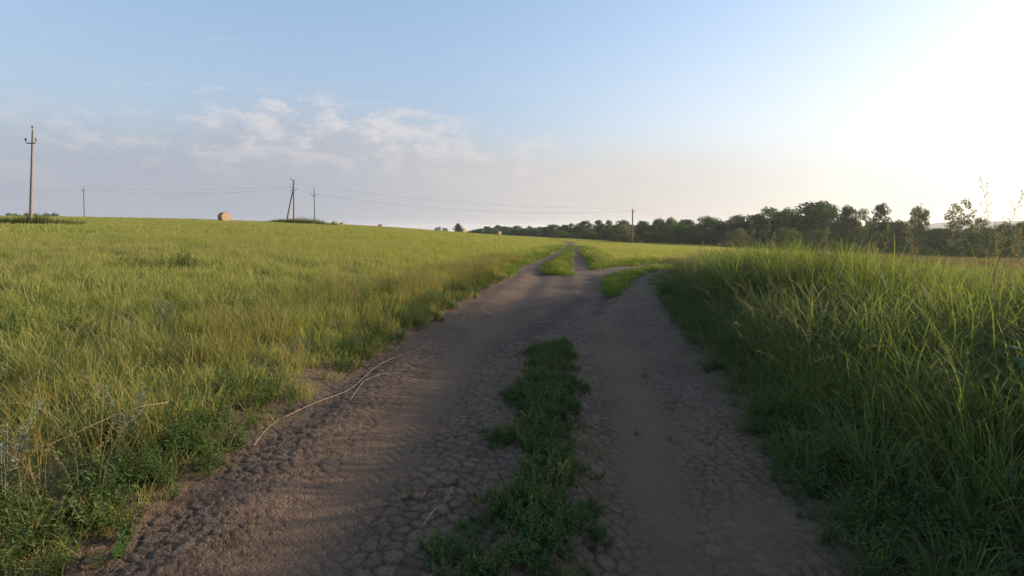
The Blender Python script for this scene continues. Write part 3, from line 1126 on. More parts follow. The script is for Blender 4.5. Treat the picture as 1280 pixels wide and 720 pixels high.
# ---------------------------------------------------------------- single plants
def wormwood(name, label, x, y, h, seed, stems=6, s=1.0):
    rd = random.Random(seed)
    a = Acc()
    st = Acc()
    for _ in range(stems):
        az = rd.uniform(0, 6.283)
        L = h * rd.uniform(.65, 1.05)
        pts = blade_pts(rd, np.array([rd.gauss(0, .015), rd.gauss(0, .015), -.02]), az, rd.uniform(.03, .4), L, rd.uniform(-.1, .3), 5)
        st.tube(pts, [.004, .0036, .003, .0024, .0018, .001], 5)
        for k in range(34):
            q = (.15 + .85 * (k + rd.random()) / 34) * 4.999
            i = int(q)
            p = pts[i] * (1 - q + i) + pts[i + 1] * (q - i)
            d0 = rd.uniform(0, 6.283)
            for j in (-1, 0, 1):
                d = vec(d0 + j * .5, rd.uniform(.1, .8))
                sc = rd.uniform(.7, 1.2) * (1.25 - .13 * q) * s
                a.leaf(p + d * .004, d, np.array([0, 0, 1.0]), .045 * sc, .014 * sc, rd.random(), rd.random())
    t = thing(name, label, 'plant', (x, y, gz1(x, y)), (0, 0, 0), 'grey green wormwood plants on the left verge')
    link('stem', st.mesh('stem', M['wormwood']), t)
    link('foliage', a.mesh('foliage', M['wormwood']), t)


for i, (px_, py_, h, stems, lab) in enumerate([
        (12, 660, .50, 12, 'largest grey wormwood plant, beside the track in the near left corner'),
        (168, 575, .40, 5, 'grey wormwood plant just below the long yellow grass stalk'),
        (212, 425, .46, 4, 'slender grey wormwood plant out in the field grass on the left'),
        (492, 398, .40, 3, 'pale silvery wormwood spike on the verge by the far end of the fallen straws')]):
    x, y = hit(px_, py_)
    wormwood('wormwood_plant', lab, x, y, h, 800 + i, stems)


def stalk(label, x, y, h, seed, lean=.06, az=0., head=.3, spikes=26, spk=.016, group=None, droop=.2, w=.0026, leaves=2, br_f=.22):
    rd = random.Random(seed)
    a = Acc()
    panicle(a, rd, np.array([0, 0, -.02]), az, h, lean, droop, head, int(spikes * 1.5), spk, w, br_f)
    b = Acc()
    for k in range(leaves):
        z = h * rd.uniform(.2, .55)
        q = rd.uniform(0, 6.283)
        pts = blade_pts(rd, np.array([vec(az, 0)[0] * lean * z, vec(az, 0)[1] * lean * z, z]), q, .25, h * .35, .7, 4)
        b.ribbon(pts, np.array([math.sin(q + 1.57), math.cos(q + 1.57), 0]), [.006, .008, .007, .004, 0], rd.random())
    t = thing('grass_stalk', label, 'grass stalk', (x, y, gz1(x, y)), (0, 0, 0), group)
    link('seed_head', a.mesh('seed_head', M['dry_grass']), t)
    if leaves:
        link('leaf', b.mesh('leaf', M['tall_grass']), t)


SG = 'single seed stalks standing above the right bank'
for i, (px_, ytop, dep, az, lean, head, spikes, lab) in enumerate([
        (1246, 230, 3.6, 1.6, .00, .30, 30, 'tall open seed stalk against the bright sky near the right edge'),
        (1272, 214, 3.2, -1.6, .02, .34, 24, 'tallest seed stalk, faint against the sky at the very right edge'),
        (1112, 240, 4.6, 1.2, .16, .26, 22, 'seed stalk leaning over the tall dark tree'),
        (1180, 258, 5.0, 1.5, .01, .26, 16, 'thin upright seed stalk left of the airy birch'),
        (1168, 268, 5.4, -1.2, .05, .3, 18, 'small spreading seed stalk before the gap in the trees'),
        (1105, 272, 6.0, .8, .05, .5, 40, 'brown branching seed stalk in front of the tall dark tree'),
        (1140, 300, 6.0, .8, .02, .5, 46, 'dense reddish seed stalk below the pair of narrow trees'),
        (957, 262, 8.0, 1.2, .00, .22, 16, 'pale straight seed stalk before the big spreading tree'),
        (949, 264, 8.2, -1.2, .01, .26, 18, 'second pale straight seed stalk before the big spreading tree'),
        (1025, 280, 7.6, 1.0, .12, .45, 36, 'rusty bent seed stalk on the crest of the bank'),
        (963, 288, 8.6, 1.0, .02, .30, 22, 'short tan seed stalk in front of the round bush'),
        (875, 300, 11.5, 1.0, .02, .34, 20, 'lone tan seed stalk at the left end of the bank')]):
    p = at(px_, ytop, dep)
    g = gz1(p.x, p.y)
    stalk(lab, p.x, p.y, p.z - g, 820 + i, lean, az, head, spikes, .009 + .0010 * dep, SG, .15, .0016 + .00034 * dep)
# the bushy pale seed plant by the right edge
p = at(1262, 268, 3.9)
rd = random.Random(77)
a = Acc()
g = gz1(p.x, p.y)
H = p.z - g
for k in range(9):
    panicle(a, rd, np.array([rd.gauss(0, .012), rd.gauss(0, .012), -.02]), rd.uniform(0, 6.28), H * rd.uniform(.82, 1.0), rd.uniform(.0, .05), .1, .30, 40, .011, .0018, .11)
t = thing('seed_plant', 'bushy pale brown seed plant in front of the trees at the right edge', 'plant', (p.x, p.y, g))
link('seed_head', a.mesh('seed_head', M['dry_grass']), t)
# broad dock leaves at the right edge
x, y = at(1292, 470, 2.9).x, 2.9
a, b = Acc(), Acc()
rd = random.Random(5)
t = thing('dock_plant', 'broad leaved dock plant among the grass at the right edge', 'plant', (x, y, gz1(x, y)))
b.tube([(0, 0, -.02), (.01, 0, .4), (.0, .02, .85)], [.007, .006, .003], 6)
link('stem', b.mesh('stem', M['dock']), t)
for k in range(7):
    a = Acc()
    q, L, W = rd.uniform(0, 6.28), rd.uniform(.20, .30), rd.uniform(.07, .10)
    base = np.array([0, 0, .25 + .09 * k])
    pts = blade_pts(rd, base, q, .8, L, .9, 6)
    a.ribbon(pts, np.array([math.sin(q + 1.57), math.cos(q + 1.57), .1]), [.01, W * .8, W, W * .9, W * .65, W * .3, 0], rd.random())
    link('leaf', a.mesh('leaf', M['dock']), t)


def lying(name, label, pix, rad, lift=.012, group=None):
    pts2 = [hit(*q) for q in pix]
    n = 24
    tt = np.linspace(0, len(pts2) - 1, n)
    xs = np.interp(tt, range(len(pts2)), [q[0] for q in pts2])
    ys = np.interp(tt, range(len(pts2)), [q[1] for q in pts2])
    k = np.array([.25, .5, .25])
    for _ in range(2):
        xs[1:-1] = np.convolve(xs, k, 'valid')
        ys[1:-1] = np.convolve(ys, k, 'valid')
    zs = gz(xs, ys) + lift + .012 * np.sin(tt * 2.1)
    c = np.array([xs.mean(), ys.mean(), zs.mean()])
    a = Acc()
    a.tube([np.array(q) - c for q in zip(xs, ys, zs)], list(np.linspace(rad, rad * .5, n)), 5)
    o = link(name, a.mesh(name, M['straw_stem'], True), None, tuple(c))
    return tag(o, label, 'straw', group)


DG = 'dry stems fallen on the bare track'
lying('dry_stem', 'longest pale straw, curving along the left edge of the track', [(352, 527), (400, 506), (440, 488), (462, 466), (490, 452), (520, 440), (541, 429)], .0017, group=DG)
lying('dry_stem', 'pale straw crossing just below the longest one', [(438, 505), (456, 480), (482, 468), (506, 464)], .0015, group=DG)
lying('dry_stem', 'short pale straw at the edge of the leafy weeds, nearest of the left three', [(318, 564), (333, 546), (349, 528)], .0017, .03, group=DG)
lying('dry_stem', 'thin bent twig lying left of the weed strip', [(529, 665), (545, 645), (551, 640), (566, 616)], .0016, group=DG)
lying('dry_stem', 'short straw lying right of the weed strip', [(725, 521), (737, 533), (750, 541)], .0013, group=DG)
lying('dry_stem', 'short straw across the track where it begins to widen', [(668, 406), (684, 403), (714, 402)], .003, group=DG)
# long yellow stalk leaning out of the verge
pp = [at(-6, 579, 2.42), at(60, 556, 2.5), at(95, 541, 2.58), at(140, 520, 2.68), at(180, 507, 2.8), at(210, 503, 2.95)]
a = Acc()
c = pp[0]
a.tube([np.array(q - c) for q in [at(-70, 640, 2.3)] + pp], [.0024, .0023, .0022, .002, .0018, .0015, .001], 5)
o = link('leaning_stalk', a.mesh('leaning_stalk', M['straw_stem'], True), None, c)
tag(o, 'long yellow grass stalk arching over the verge at the left edge', 'grass stalk')


# ---------------------------------------------------------------- poles and wires
def box_acc(a, c, sx, sy, sz):
    x, y, z = c
    b = len(a.v)
    for dz in (-1, 1):
        for dx, dy in ((-1, -1), (1, -1), (1, 1), (-1, 1)):
            a.v.append((x + dx * sx / 2, y + dy * sy / 2, z + dz * sz / 2))
            a.t.append(.5)
            a.r.append(.5)
    for f in ((3, 2, 1, 0), (4, 5, 6, 7), (0, 1, 5, 4), (1, 2, 6, 5), (2, 3, 7, 6), (3, 0, 4, 7)):
        a.f.append(tuple(b + q for q in f))


def shaft_acc(h, w0, w1, sides=8, tilt=(0, 0)):
    a = Acc()
    n = 7
    pts = [(tilt[0] * h * i / n, tilt[1] * h * i / n, -.3 + (h + .3) * i / n) for i in range(n + 1)]
    a.tube(pts, [w0 + (w1 - w0) * i / n for i in range(n + 1)], sides)
    return a


def insulator_mesh(s=1.0):
    a = Acc()
    prof = [(0, .018), (.02, .05), (.05, .06), (.07, .035), (.09, .055), (.12, .05), (.15, .03), (.17, .0)]
    a.tube([(0, 0, z * s) for z, _ in prof], [max(.002, r * s) for _, r in prof], 10)
    return a.mesh('insulator', M['porcelain'], True)


INS = insulator_mesh(1.25)
WIRE_PTS = {}


def pole(key, label, foot, h, w0, w1, mat, tilt, arms, brace=None, yaw=0., sides=8):
    """arms: (height below top, half length, upturned pins?)"""
    z = gz1(foot.x, foot.y)
    t = thing('utility_pole', label, 'utility pole', (foot.x, foot.y, z), (0, 0, yaw), 'wooden and concrete poles of the overhead line')
    link('pole_shaft', shaft_acc(h, w0, w1, sides, tilt).mesh('pole_shaft', M[mat], False), t)
    pins = []
    for dz, hl, kind in arms:
        zz = h - dz
        ox, oy = tilt[0] * zz, tilt[1] * zz
        if kind == 'top':
            a = Acc()
            a.tube([(ox, oy, zz), (ox, oy, zz + .22)], [.022, .018], 6)
            pin = link('top_pin', a.mesh('top_pin', M['steel']), t)
            q = (ox, oy, zz + .2)
            link('insulator', INS, pin, q)
            pins.append(Vector(q) + Vector((0, 0, .18)))
            continue
        a = Acc()
        box_acc(a, (ox, oy - w1 - .045, zz), hl * 2, .07, .08)
        box_acc(a, (ox, oy - w1 * .4, zz), w1 * 2.6, w1 * 1.8, .05)
        ends = (-1, 1) if kind == 'both' else ((-1,) if kind == 'left' else (1,))
        for s in ends:
            a.tube([(ox + s * hl, oy - w1 - .045, zz), (ox + s * (hl + .07), oy - w1 - .045, zz + .07), (ox + s * (hl + .07), oy - w1 - .045, zz + .2)], [.024, .022, .018], 6)
        arm = link('crossarm', a.mesh('crossarm', M['steel']), t)
        for s in ends:
            q = (ox + s * (hl + .07), oy - w1 - .045, zz + .19)
            link('insulator', INS, arm, q)
            pins.append(Vector(q) + Vector((0, 0, .1)))
    if brace:
        bx, by, bz = brace
        a = Acc()
        top = (tilt[0] * bz, tilt[1] * bz - w0, bz)
        a.tube([(bx, by, -.4), ((bx + top[0]) / 2, (by + top[1]) / 2, bz / 2), top], [w0, (w0 + w1) / 2, w1], sides)
        link('brace', a.mesh('brace', M[mat]), t)
        a = Acc()
        a.tube([(top[0] - .3, top[1] + .1, bz - .2), (top[0] + .3, top[1] + .1, bz - .2)], [.04, .04], 6)
        link('clamp_bolt', a.mesh('clamp_bolt', M['steel']), t)
    m = Matrix.Translation((foot.x, foot.y, z)) @ Matrix.Rotation(yaw, 4, 'Z')
    WIRE_PTS[key] = [m @ q for q in pins]
    return t


def top_h(foot, px_, ytop):
    return at(px_, ytop, foot.y).z - gz1(foot.x, foot.y)


h1 = top_h(P1, 41, 163.5)
pole('a', 'nearest utility pole, tapered pale concrete, leaning slightly, at the left edge of the field', P1, h1, .118, .07, 'concrete', ((at(41, 163, 42).x - P1.x) / h1, 0), [(0.0, 0, 'top'), (.98, .34, 'both')], sides=8)
h2 = top_h(P2, 104.5, 235)
pole('b', 'thin distant utility pole between the concrete pole and the largest hay bale', P2, h2, .13, .09, 'old_wood', ((at(104.5, 235, P2.y).x - P2.x) / h2, 0), [(0.05, 0, 'top'), (.7, .36, 'both')])
h3 = top_h(P3, 367, 225)
pole('c', 'dark braced utility pole with a slanting strut on the crest', P3, h3, .15, .11, 'old_wood', ((at(367, 225, P3.y).x - P3.x) / h3, 0), [(.0, .42, 'left'), (.75, .22, 'right'), (1.35, .34, 'left'), (1.75, .55, 'right')],
     brace=(-1.62, .5, h3 * .80))
h4 = top_h(P4, 392.5, 235)
pole('d', 'slim utility pole just right of the braced pole', P4, h4, .12, .085, 'old_wood', ((at(392.5, 235, P4.y).x - P4.x) / h4, 0), [(.0, 0, 'top'), (1.5, .40, 'both')])
h5 = top_h(P5, 791, 262)
pole('e', 'lone utility pole in front of the tree belt right of the track', P5, h5, .16, .12, 'old_wood', ((at(791, 262, P5.y).x - P5.x) / h5, 0), [(0.0, 0, 'top'), (.55, .16, 'both')])


def wire(label, a, b, sag, r=.011):
    n = 28
    c = (a + b) / 2
    pts = []
    for i in range(n + 1):
        f = i / n
        p = a.lerp(b, f)
        p.z -= sag * 4 * f * (1 - f)
        pts.append(np.array(p - c))
    ac = Acc()
    ac.tube(pts, [r] * (n + 1), 4)
    o = link('power_line_wire', ac.mesh('power_line_wire', M['wire']), None, c)
    tag(o, label, 'wire', 'wires of the overhead power line')


W = WIRE_PTS
wire('upper wire from the top of the concrete pole to the braced pole', W['a'][0], W['c'][0], 1.5, .005)
wire('left lower wire from the concrete pole crossarm to the braced pole', W['a'][1], W['c'][2], 1.6, .005)
wire('right lower wire from the concrete pole crossarm to the braced pole', W['a'][2], W['c'][1], 1.5, .005)
wire('upper wire leaving the concrete pole towards the left edge', W['a'][0], at(-330, 158, 30), .5, .005)
wire('lower wire leaving the concrete pole towards the left edge', W['a'][1], at(-330, 168, 30), .5, .005)
wire('upper wire from the thin distant pole to the braced pole', W['b'][0], W['c'][2], .7, .010)
wire('lower wire from the thin distant pole to the braced pole', W['b'][2], W['c'][2] + Vector((.1, 0, -.4)), 1.0, .011)
wire('upper wire leaving the thin distant pole towards the left edge', W['b'][0], at(-330, 264, 135), .9, .008)
wire('lower wire leaving the thin distant pole towards the left edge', W['b'][1], at(-330, 270, 135), .9, .010)
wire('short upper wire between the braced pole and the slim pole', W['c'][1], W['d'][0], .15, .013)
wire('short lower wire between the braced pole and the slim pole', W['c'][3], W['d'][2], .15, .013)
wire('upper wire from the slim pole to the lone pole by the trees', W['d'][0], W['e'][0], 1.3, .009)
wire('lower wire from the slim pole to the lone pole by the trees', W['d'][2], W['e'][1], 1.6, .012)
wire('upper wire from the lone pole into the tree belt', W['e'][0], at(980, 282, 128), .6, .012)
wire('lower wire from the lone pole into the tree belt', W['e'][2], at(980, 290, 128), .6, .012)


# ---------------------------------------------------------------- hay bales
def bale_meshes(seed):
    rd = random.Random(seed)
    R0, Wd = .75, 1.25
    body, end, fr = Acc(), Acc(), Acc()
    n, k = 40, 9
    prof = [(-.5, .93), (-.47, .985), (-.4, 1.0), (-.2, .992), (0, 1.004), (.2, .994), (.4, 1.0), (.47, .985), (.5, .93)]
    for i, (x, q) in enumerate(prof):
        for j in range(n):
            a_ = 2 * math.pi * j / n
            rr_ = R0 * q * (1 + rd.uniform(-.012, .012))
            flat = 1.0 if math.sin(a_) > -.75 else .965
            body.v.append((x * Wd, math.cos(a_) * rr_, R0 + math.sin(a_) * rr_ * flat - .03))
            body.t.append(.5)
            body.r.append(.5)
    for i in range(k - 1):
        for j in range(n):
            p, q = i * n + j, i * n + (j + 1) % n
            body.f.append((p, p + n, q + n, q))
    ends = []
    for sgn in (-1, 1):
        e = Acc()
        rings = 11
        for i in range(rings):
            rad = R0 * .93 * (1 - i / rings)
            for j in range(n):
                a_ = 2 * math.pi * j / n
                d = .012 * math.sin(i * 2.6 + a_ * 1.0) + rd.uniform(-.008, .008)
                e.v.append((sgn * (Wd * .5 + d + .03 * (i / rings)), math.cos(a_) * rad, R0 + math.sin(a_) * rad - .03))
                e.t.append(.5)
                e.r.append(.5)
        for i in range(rings - 1):
            for j in range(n):
                p, q = i * n + j, i * n + (j + 1) % n
                e.f.append((p, q, q + n, p + n) if sgn > 0 else (p, p + n, q + n, q))
        last = (rings - 1) * n
        e.f.append(tuple(last + j for j in range(n)) if sgn > 0 else tuple(last + j for j in range(n))[::-1])
        ends.append(e.mesh('bale_end', M['straw_end'], True))
    for _ in range(900):
        a_ = rd.uniform(0, 6.283)
        x = rd.uniform(-.5, .5) * Wd
        p = np.array([x, math.cos(a_) * R0, R0 + math.sin(a_) * R0 - .03])
        d = np.array([rd.gauss(0, .8), math.cos(a_) * .5 + rd.gauss(0, .5), math.sin(a_) * .5 + rd.gauss(0, .5)])
        d /= np.linalg.norm(d)
        fr.ribbon([p, p + d * .06, p + d * rd.uniform(.09, .17)], np.cross(d, np.array([.3, .5, .7])), [.012, .010, 0], rd.random())
    return body.mesh('bale_body', M['straw'], True), ends, fr.mesh('loose_straw', M['straw_bits'])


BM = bale_meshes(1)


def bale(label, px_, ytop, depth, yaw, group='round hay bales on the crest of the field', s=1.0, foot=None):
    p = at(px_, ytop, depth)
    z = p.z - 1.45 * s if foot is None else foot
    gzz = gz1(p.x, p.y)
    z = gzz - .04
    t = thing('hay_bale', label, 'hay bale', (p.x, p.y, z), (0, 0, yaw), group)
    t.scale = (s, s, s)
    link('bale_body', BM[0], t)
    for e in BM[1]:
        link('bale_end', e, t)
    f = link('loose_straw', BM[2], t)
    f['kind'] = 'stuff'


# depth chosen where the ground carries the bale at the height seen
def bale_at(label, px_, ytop, yaw, d0, d1, s=1.0):
    best = None
    for d in np.linspace(d0, d1, 120):
        p = at(px_, ytop, d)
        e = abs(gz1(p.x, p.y) + 1.42 * s - p.z)
        if best is None or e < best[0]:
            best = (e, d)
    bale(label, px_, ytop, best[1], yaw, s=s)


bale_at('largest round hay bale, its flat end facing the sun, alone on the crest', 280, 265.5, R(-36), 60, 110)
bale_at('round hay bale right of the slim pole, left one of the close pair', 418.5, 276.8, R(-36), 100, 180)
bale_at('round hay bale of the close pair, the smaller right one, half hidden by the crest', 428, 278.2, R(-36), 105, 190)
bale_at('lone small hay bale sunk behind the crest between the poles and the far trees', 476, 280.5, R(-25), 105, 190)
bale_at('orange looking hay bale beside the small dark tree on the far crest', 579, 285.5, R(-40), 110, 200, 1.0)
bale_at('farthest pale hay bale in front of the low far treeline', 623.5, 289.0, R(-40), 100, 220, .9)


# ---------------------------------------------------------------- trees
def tree_meshes(seed, kind):
    rd = random.Random(seed)
    nr = np.random.default_rng(seed)
    H = 10.0
    spec = {
        'broad': dict(z0=.10, wid=.44, lobes=38, lob=.17, leaves=7000, lf=.34, prof=lambda f: math.sin(math.pi * (0.18 + .80 * f)) ** .6),
        'tall': dict(z0=.10, wid=.20, lobes=26, lob=.12, leaves=4200, lf=.27, prof=lambda f: (1 - f) ** .35 * (.5 + f) ** .4),
        'birch': dict(z0=.30, wid=.25, lobes=26, lob=.095, leaves=2800, lf=.23, prof=lambda f: math.sin(math.pi * (.12 + .80 * f)) ** .8),
        'bush': dict(z0=.02, wid=.62, lobes=30, lob=.20, leaves=5600, lf=.36, prof=lambda f: math.cos(f * 1.25) ** .6),
    }[kind]
    tr = Acc()
    bend = [rd.gauss(0, .012) for _ in range(2)]
    th = .93 if kind != 'bush' else .6
    pts = [np.array([bend[0] * H * (i / 6) ** 2 * 3 + rd.gauss(0, .04) * (i > 0), bend[1] * H * (i / 6) ** 2 * 3, -.3 + H * th * i / 6]) for i in range(7)]
    r0 = {'broad': .26, 'tall': .17, 'birch': .13, 'bush': .12}[kind]
    tr.tube(pts, [r0 * (1 - .86 * i / 6) for i in range(7)], 7)
    cr = Acc()
    cen = []
    for k in range(spec['lobes']):
        f = (k + rd.random()) / spec['lobes']
        z = H * (spec['z0'] + (1 - spec['z0']) * f * .95)
        rad = H * spec['wid'] * spec['prof'](f)
        a_ = k * 2.39996 + rd.gauss(0, .5)
        q = rad * rd.uniform(.30, .95)
        c = np.array([math.cos(a_) * q, math.sin(a_) * q, z])
        lr = H * spec['lob'] * rd.uniform(.6, 1.25) * (1.0 - .35 * f)
        cen.append((c, lr))
        i = min(5, max(0, int((z - .8) / (H * th) * 6)))
        b = pts[i] * .6 + pts[min(6, i + 1)] * .4
        b = np.array([b[0], b[1], min(b[2], z - .15)])
        mid = (b + c) / 2 + np.array([0, 0, -.05 * q])
        tr.tube([b, mid, c], [r0 * .32 * (1 - .5 * f), r0 * .2 * (1 - .5 * f), r0 * .07], 4)
    wts = np.array([lr ** 2 for _, lr in cen])
    wts /= wts.sum()
    for (c, lr), wv in zip(cen, wts):
        n = int(spec['leaves'] * wv)
        tone = rd.random()
        for _ in range(n):
            d = nr.normal(size=3)
            d /= np.linalg.norm(d)
            shell = lr * (.35 + .75 * nr.random() ** .55)
            p = c + d * shell * np.array([1.1, 1.1, .8])
            if p[2] < .05:
                continue
            nrm = d + nr.normal(size=3) * .7 + np.array([0, 0, .35])
            u = np.cross(nrm, nr.normal(size=3))
            u /= np.linalg.norm(u) + 1e-9
            w = np.cross(nrm / np.linalg.norm(nrm), u)
            s = spec['lf'] * nr.uniform(.55, 1.25)
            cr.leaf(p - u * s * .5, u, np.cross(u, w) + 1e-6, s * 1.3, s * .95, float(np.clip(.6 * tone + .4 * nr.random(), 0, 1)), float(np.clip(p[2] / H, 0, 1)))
    return tr, cr


TM = {}
for kind, mats, n in (('broad', ('leaf_dark', 'leaf_mid'), 3), ('tall', ('leaf_dark', 'leaf_mid'), 2), ('birch', ('leaf_birch',), 2), ('bush', ('leaf_dark', 'leaf_mid', 'leaf_olive'), 2)):
    for i in range(n):
        tr, cr = tree_meshes(900 + 17 * i + len(kind), kind)
        trm = tr.mesh('trunk', M['birch_bark' if kind == 'birch' else 'bark'], True)
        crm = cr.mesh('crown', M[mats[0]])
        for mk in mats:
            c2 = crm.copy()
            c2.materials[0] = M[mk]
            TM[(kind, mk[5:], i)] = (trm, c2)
NAT = {'broad': 1.02, 'tall': .52, 'birch': .58, 'bush': 1.5}   # crown width over height
_cnt = {}


def tree(kind, tone, label, px_, ytop, depth, wpx, group=None, name=None, yaw=None):
    k = _cnt[kind] = _cnt.get(kind, 0) + 1
    nv = {'broad': 3, 'tall': 2, 'birch': 2, 'bush': 2}[kind]
    trm, crm = TM[(kind, tone, k % nv)]
    p = at(px_, ytop, depth)
    z = gz1(p.x, p.y)
    h = max(.8, p.z - z)
    wid = wpx / 640.0 * depth * (1.38 if kind in ('broad', 'tall') else 1.15)
    t = thing(name or {'bush': 'bush', 'birch': 'birch_tree'}.get(kind, 'tree'), label, 'bush' if kind == 'bush' else 'tree', (p.x, p.y, z), (0, 0, k * 1.7 if yaw is None else yaw), group)
    sx = wid / (NAT[kind] * 10.0)
    t.scale = (sx, sx, h / 10.0)
    link('trunk', trm, t)
    link('crown', crm, t)
    return t


BELT = 'trees of the belt beyond the right bank'
for a in [
    # left part of the belt, past the end of the track
    ('broad', 'mid', 'rounded tree at the left end of the belt, just past where the track vanishes', 692, 281, 190, 26),
    ('broad', 'mid', 'light tree second from the left end of the belt', 706, 280.5, 186, 18),
    ('tall', 'mid', 'small pointed tree standing up at the left end of the belt', 714, 278.5, 185, 9),
    ('broad', 'dark', 'broad dark tree behind the gap left of the lone pole', 730, 276.5, 180, 24),
    ('tall', 'dark', 'dark upright tree left of the lone pole, shorter of two', 748, 275, 172, 14),
    ('tall', 'mid', 'upright tree left of the lone pole, taller of two', 761, 274.5, 172, 13),
    ('broad', 'dark', 'dark tree directly behind the lone pole', 779, 276, 165, 24),
    ('broad', 'dark', 'rounded dark tree just right of the lone pole', 804, 275.5, 160, 24),
    ('broad', 'dark', 'dark tree over the wide round bush right of the pole', 824, 274, 156, 26),
    ('broad', 'mid', 'dark tree behind the second round bush from the pole', 838, 273, 152, 20),
    ('broad', 'dark', 'dark tree over the second round bush from the pole', 859, 273.5, 148, 26),
    ('broad', 'dark', 'very dark wide tree midway between the pole and the big spreading tree', 888, 271.5, 142, 42),
    ('broad', 'dark', 'dark tree behind the olive bush', 922, 270, 140, 34),
    ('broad', 'dark', 'dark tree right of the olive bush, rising towards the big spreading tree', 943, 267.5, 138, 34),
    ('broad', 'dark', 'tall dark tree behind the round green bush', 965, 260.5, 134, 40),
    ('broad', 'dark', 'dark tree touching the big spreading tree on its left', 985, 262, 130, 32),
    ('broad', 'dark', 'biggest tree of the belt, wide spreading dark crown', 1020, 250.5, 122, 62),
    ('broad', 'dark', 'second dark crown merged behind the biggest tree', 1036, 257, 126, 40),
    ('tall', 'dark', 'narrow dark tree just right of the biggest tree', 1060, 257, 118, 22),
    ('birch', 'birch', 'loose crowned tree in the notch right of the biggest tree', 1077, 260.5, 118, 30),
    ('tall', 'dark', 'tall pointed dark tree with a double top', 1103, 252.5, 112, 24),
    ('broad', 'dark', 'low dark tree filling the gap right of the double topped tree', 1125, 277, 112, 34),
    ('tall', 'mid', 'narrow tree left of the gap where the far hill shows', 1147, 258, 108, 17),
    ('tall', 'mid', 'second narrow tree touching the one left of the hill gap', 1157, 259.5, 108, 13),
    ('broad', 'dark', 'low dark tree under the gap where the far hill shows', 1174, 284.5, 106, 36),
    ('birch', 'birch', 'airy birch with light showing through, tallest near the right edge', 1205, 249.5, 104, 32),
    ('birch', 'birch', 'pale loose tree right of the airy birch', 1226, 271.5, 104, 24),
    ('broad', 'mid', 'rounded tree behind the bushy seed plant near the right edge', 1252, 280, 102, 34),
    ('tall', 'mid', 'narrow tree at the very right edge of the belt', 1277, 277, 102, 16),
    ('broad', 'dark', 'dark tree in the belt just past the right edge', 1310, 268, 100, 50),
]:
    tree(*a, group=BELT)
rd = random.Random(8)
for i in range(30):
    px_ = 690 + i * 20 + rd.uniform(-6, 6)
    top = np.interp(px_, [690, 780, 880, 960, 1020, 1100, 1160, 1300], [286, 283, 279, 273, 268, 277, 287, 287]) + rd.uniform(-5, 3)
    dep = np.interp(px_, [690, 1000, 1300], [196, 134, 112])
    tree('broad', 'dark', 'dark tree standing deep in the shaded back of the belt', px_, top, dep + 6, 30, 'trees filling the back of the belt')
BB = 'bushes in front of the tree belt'
for a in [
    ('bush', 'dark', 'low dark bush at the far left end of the belt, behind the light green one', 722, 290, 168, 40),
    ('bush', 'dark', 'low dark bush at the foot of the two upright trees left of the lone pole', 752, 290, 160, 44),
    ('bush', 'mid', 'green bush left of the far end of the track bend, before the belt', 700, 288, 150, 34),
    ('bush', 'mid', 'light green bush between the track end and the lone pole', 736, 288.5, 142, 26),
    ('bush', 'olive', 'pale olive willow bush around the foot of the lone pole', 780, 279.5, 114, 36),
    ('bush', 'mid', 'wide round green bush just right of the lone pole', 819, 288.5, 118, 44),
    ('bush', 'dark', 'second round bush right of the lone pole, taller and darker', 854, 281, 122, 36),
    ('bush', 'olive', 'olive bush with a ragged top, midway along the belt', 920, 285, 104, 38),
    ('bush', 'mid', 'neat round green bush before the big spreading tree', 985, 283.5, 100, 46),
    ('bush', 'olive', 'small olive bush right of the round green bush, first of three small ones', 1042, 300, 92, 20),
    ('bush', 'mid', 'small green bush, middle of three small ones past the bank crest', 1062, 303, 90, 24),
    ('bush', 'olive', 'small bush, last of three small ones past the bank crest', 1086, 305, 88, 26),
    ('bush', 'mid', 'low round bush below the pair of narrow trees', 1157, 308, 84, 26),
    ('bush', 'dark', 'large dark bush in front of the airy birch', 1232, 289, 82, 56),
    ('bush', 'mid', 'low spreading bush left of the large dark bush', 1196, 298, 86, 34),
    ('bush', 'dark', 'dark bush at the right edge below the narrow tree', 1276, 293, 80, 36),
    ('bush', 'dark', 'dark bush filling the foot of the double topped tree', 1108, 288, 98, 40),
    ('bush', 'mid', 'bush under the loose crowned tree in the notch', 1072, 287, 104, 34),
    ('bush', 'dark', 'dark bush under the biggest tree', 1022, 286, 108, 46),
    ('bush', 'dark', 'dark bush under the very dark wide tree', 884, 288, 126, 40),
    ('bush', 'dark', 'dark bush between the olive bush and the round green bush', 953, 287, 116, 40),
    ('bush', 'mid', 'bush under the gap where the far hill shows', 1140, 293, 100, 40),
]:
    tree(*a, group=BB)
FT = 'low far trees behind the crest of the left field'
for a in [
    ('bush', 'dark', 'leftmost small round bush on the far crest, left of the orange looking bale', 547, 283.5, 190, 12),
    ('bush', 'dark', 'second small round bush left of the orange looking bale', 556, 284.5, 190, 9),
    ('broad', 'dark', 'small dark tree left of the orange looking hay bale', 572.5, 279, 185, 10),
]:
    tree(*a, group=FT)
rd = random.Random(42)
for i, (px_, yt, w) in enumerate([(594, 287, 12), (601, 286, 10), (609, 282.5, 9), (617, 285, 12), (622, 281.8, 9), (630, 282.5, 10), (638, 284, 14), (646, 282.5, 11), (655, 285, 14), (662, 282, 7), (668, 285, 12), (675, 284, 12), (684, 283, 14), (590, 288.5, 12)]):
    tree('tall' if w < 9 else 'broad', 'mid' if i % 3 == 0 else 'dark', 'small far tree in the low line between the orange looking bale and the tree belt', px_, yt, 230 + 20 * rd.random(), w * 1.5, FT)
for i in range(11):
    tree('broad', 'dark', 'tiny far tree peeping over the crest behind the concrete pole', -6 + 8.2 * i, 267.6 + rd.uniform(-.8, 1.0) + (1.2 if i in (0, 1, 10) else 0), 190, 13, 'tiny far trees behind the concrete pole')


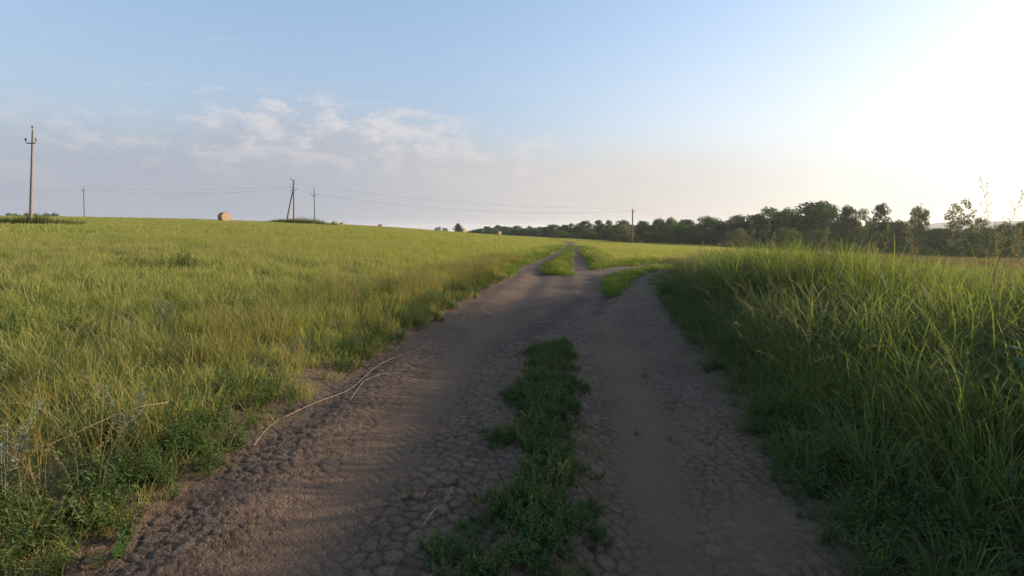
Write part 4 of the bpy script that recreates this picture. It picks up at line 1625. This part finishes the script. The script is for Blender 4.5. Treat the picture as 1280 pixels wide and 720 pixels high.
# ---------------------------------------------------------------- far wooded hill
def far_hill():
    nx, ny = 260, 26
    xs = np.linspace(250, 3000, nx)
    v, f = [], []
    for j in range(ny):
        for i in range(nx):
            x, y = xs[i], 900 + 26 * j
            q = math.sin(math.pi * j / (ny - 1))
            hgt = 27 * q * float(sstep(720, 1150, np.array(x))) + 4 * float(fbm(np.array(x / 160), np.array(y / 160), 5, 3))
            hgt += 4.5 * float(fbm(np.array(x / 9.0), np.array(y / 9.0), 9, 3)) * q
            v.append((x, y, -11 + hgt * .92))
    for j in range(ny - 1):
        for i in range(nx - 1):
            a = j * nx + i
            f.append((a, a + 1, a + nx + 1, a + nx))
    me = bpy.data.meshes.new('distant_hill')
    me.from_pydata(v, [], f)
    me.materials.append(M['far_wood'])
    o = link('distant_hill', me)
    tag(o, 'faded wooded hill low on the horizon behind the right trees', None, None, 'structure')


far_hill()


# ---------------------------------------------------------------- birds
def bird(label, px_, y, depth, s, yaw):
    p = at(px_, y, depth)
    t = thing('bird', label, 'bird', p, (0, 0, yaw), 'small birds in the air')
    a = Acc()
    a.tube([(0, -.16, 0), (0, -.08, .0), (0, .02, .01), (0, .1, .02), (0, .15, .02), (0, .19, .015)], [.01, .03, .045, .035, .028, .004], 8)
    link('body', a.mesh('body', M['feather'], True), t, scl=(s, s, s))
    for sg in (-1, 1):
        a = Acc()
        a.ribbon([np.array((sg * .02, .03, .02)), np.array((sg * .16, .05, .07)), np.array((sg * .28, .0, .06)), np.array((sg * .40, -.08, .02))], np.array((0, 1.0, 0)), [.12, .11, .07, 0], .5)
        link('wing', a.mesh('wing', M['feather']), t, scl=(s, s, s))


bird('tiny bird flying low between the thin distant pole and the bale', 125.5, 247, 120, 1.0, .2)
bird('tiny bird on the wing above the far treeline', 690, 258.5, 110, .7, 1.1)


# ---------------------------------------------------------------- air
def haze():
    a = Acc()
    low = -1.0 + min(float(v.co.z) for v in bpy.data.objects['ground'].data.vertices)
    top = 24.0
    box_acc(a, (0, 0, (low + top) / 2), 8300, 8300, top - low)
    m, N, L = new_mat('haze_air')
    v = add(N, 'ShaderNodeVolumePrincipled')
    v.inputs['Color'].default_value = (.93, .95, 1.0, 1)
    v.inputs['Density'].default_value = 0.0002
    v.inputs['Anisotropy'].default_value = 0.35
    o = add(N, 'ShaderNodeOutputMaterial')
    L.new(v.outputs[0], o.inputs['Volume'])
    tag(link('haze', a.mesh('haze', m)), 'thin evening haze', None, None, 'stuff')


haze()
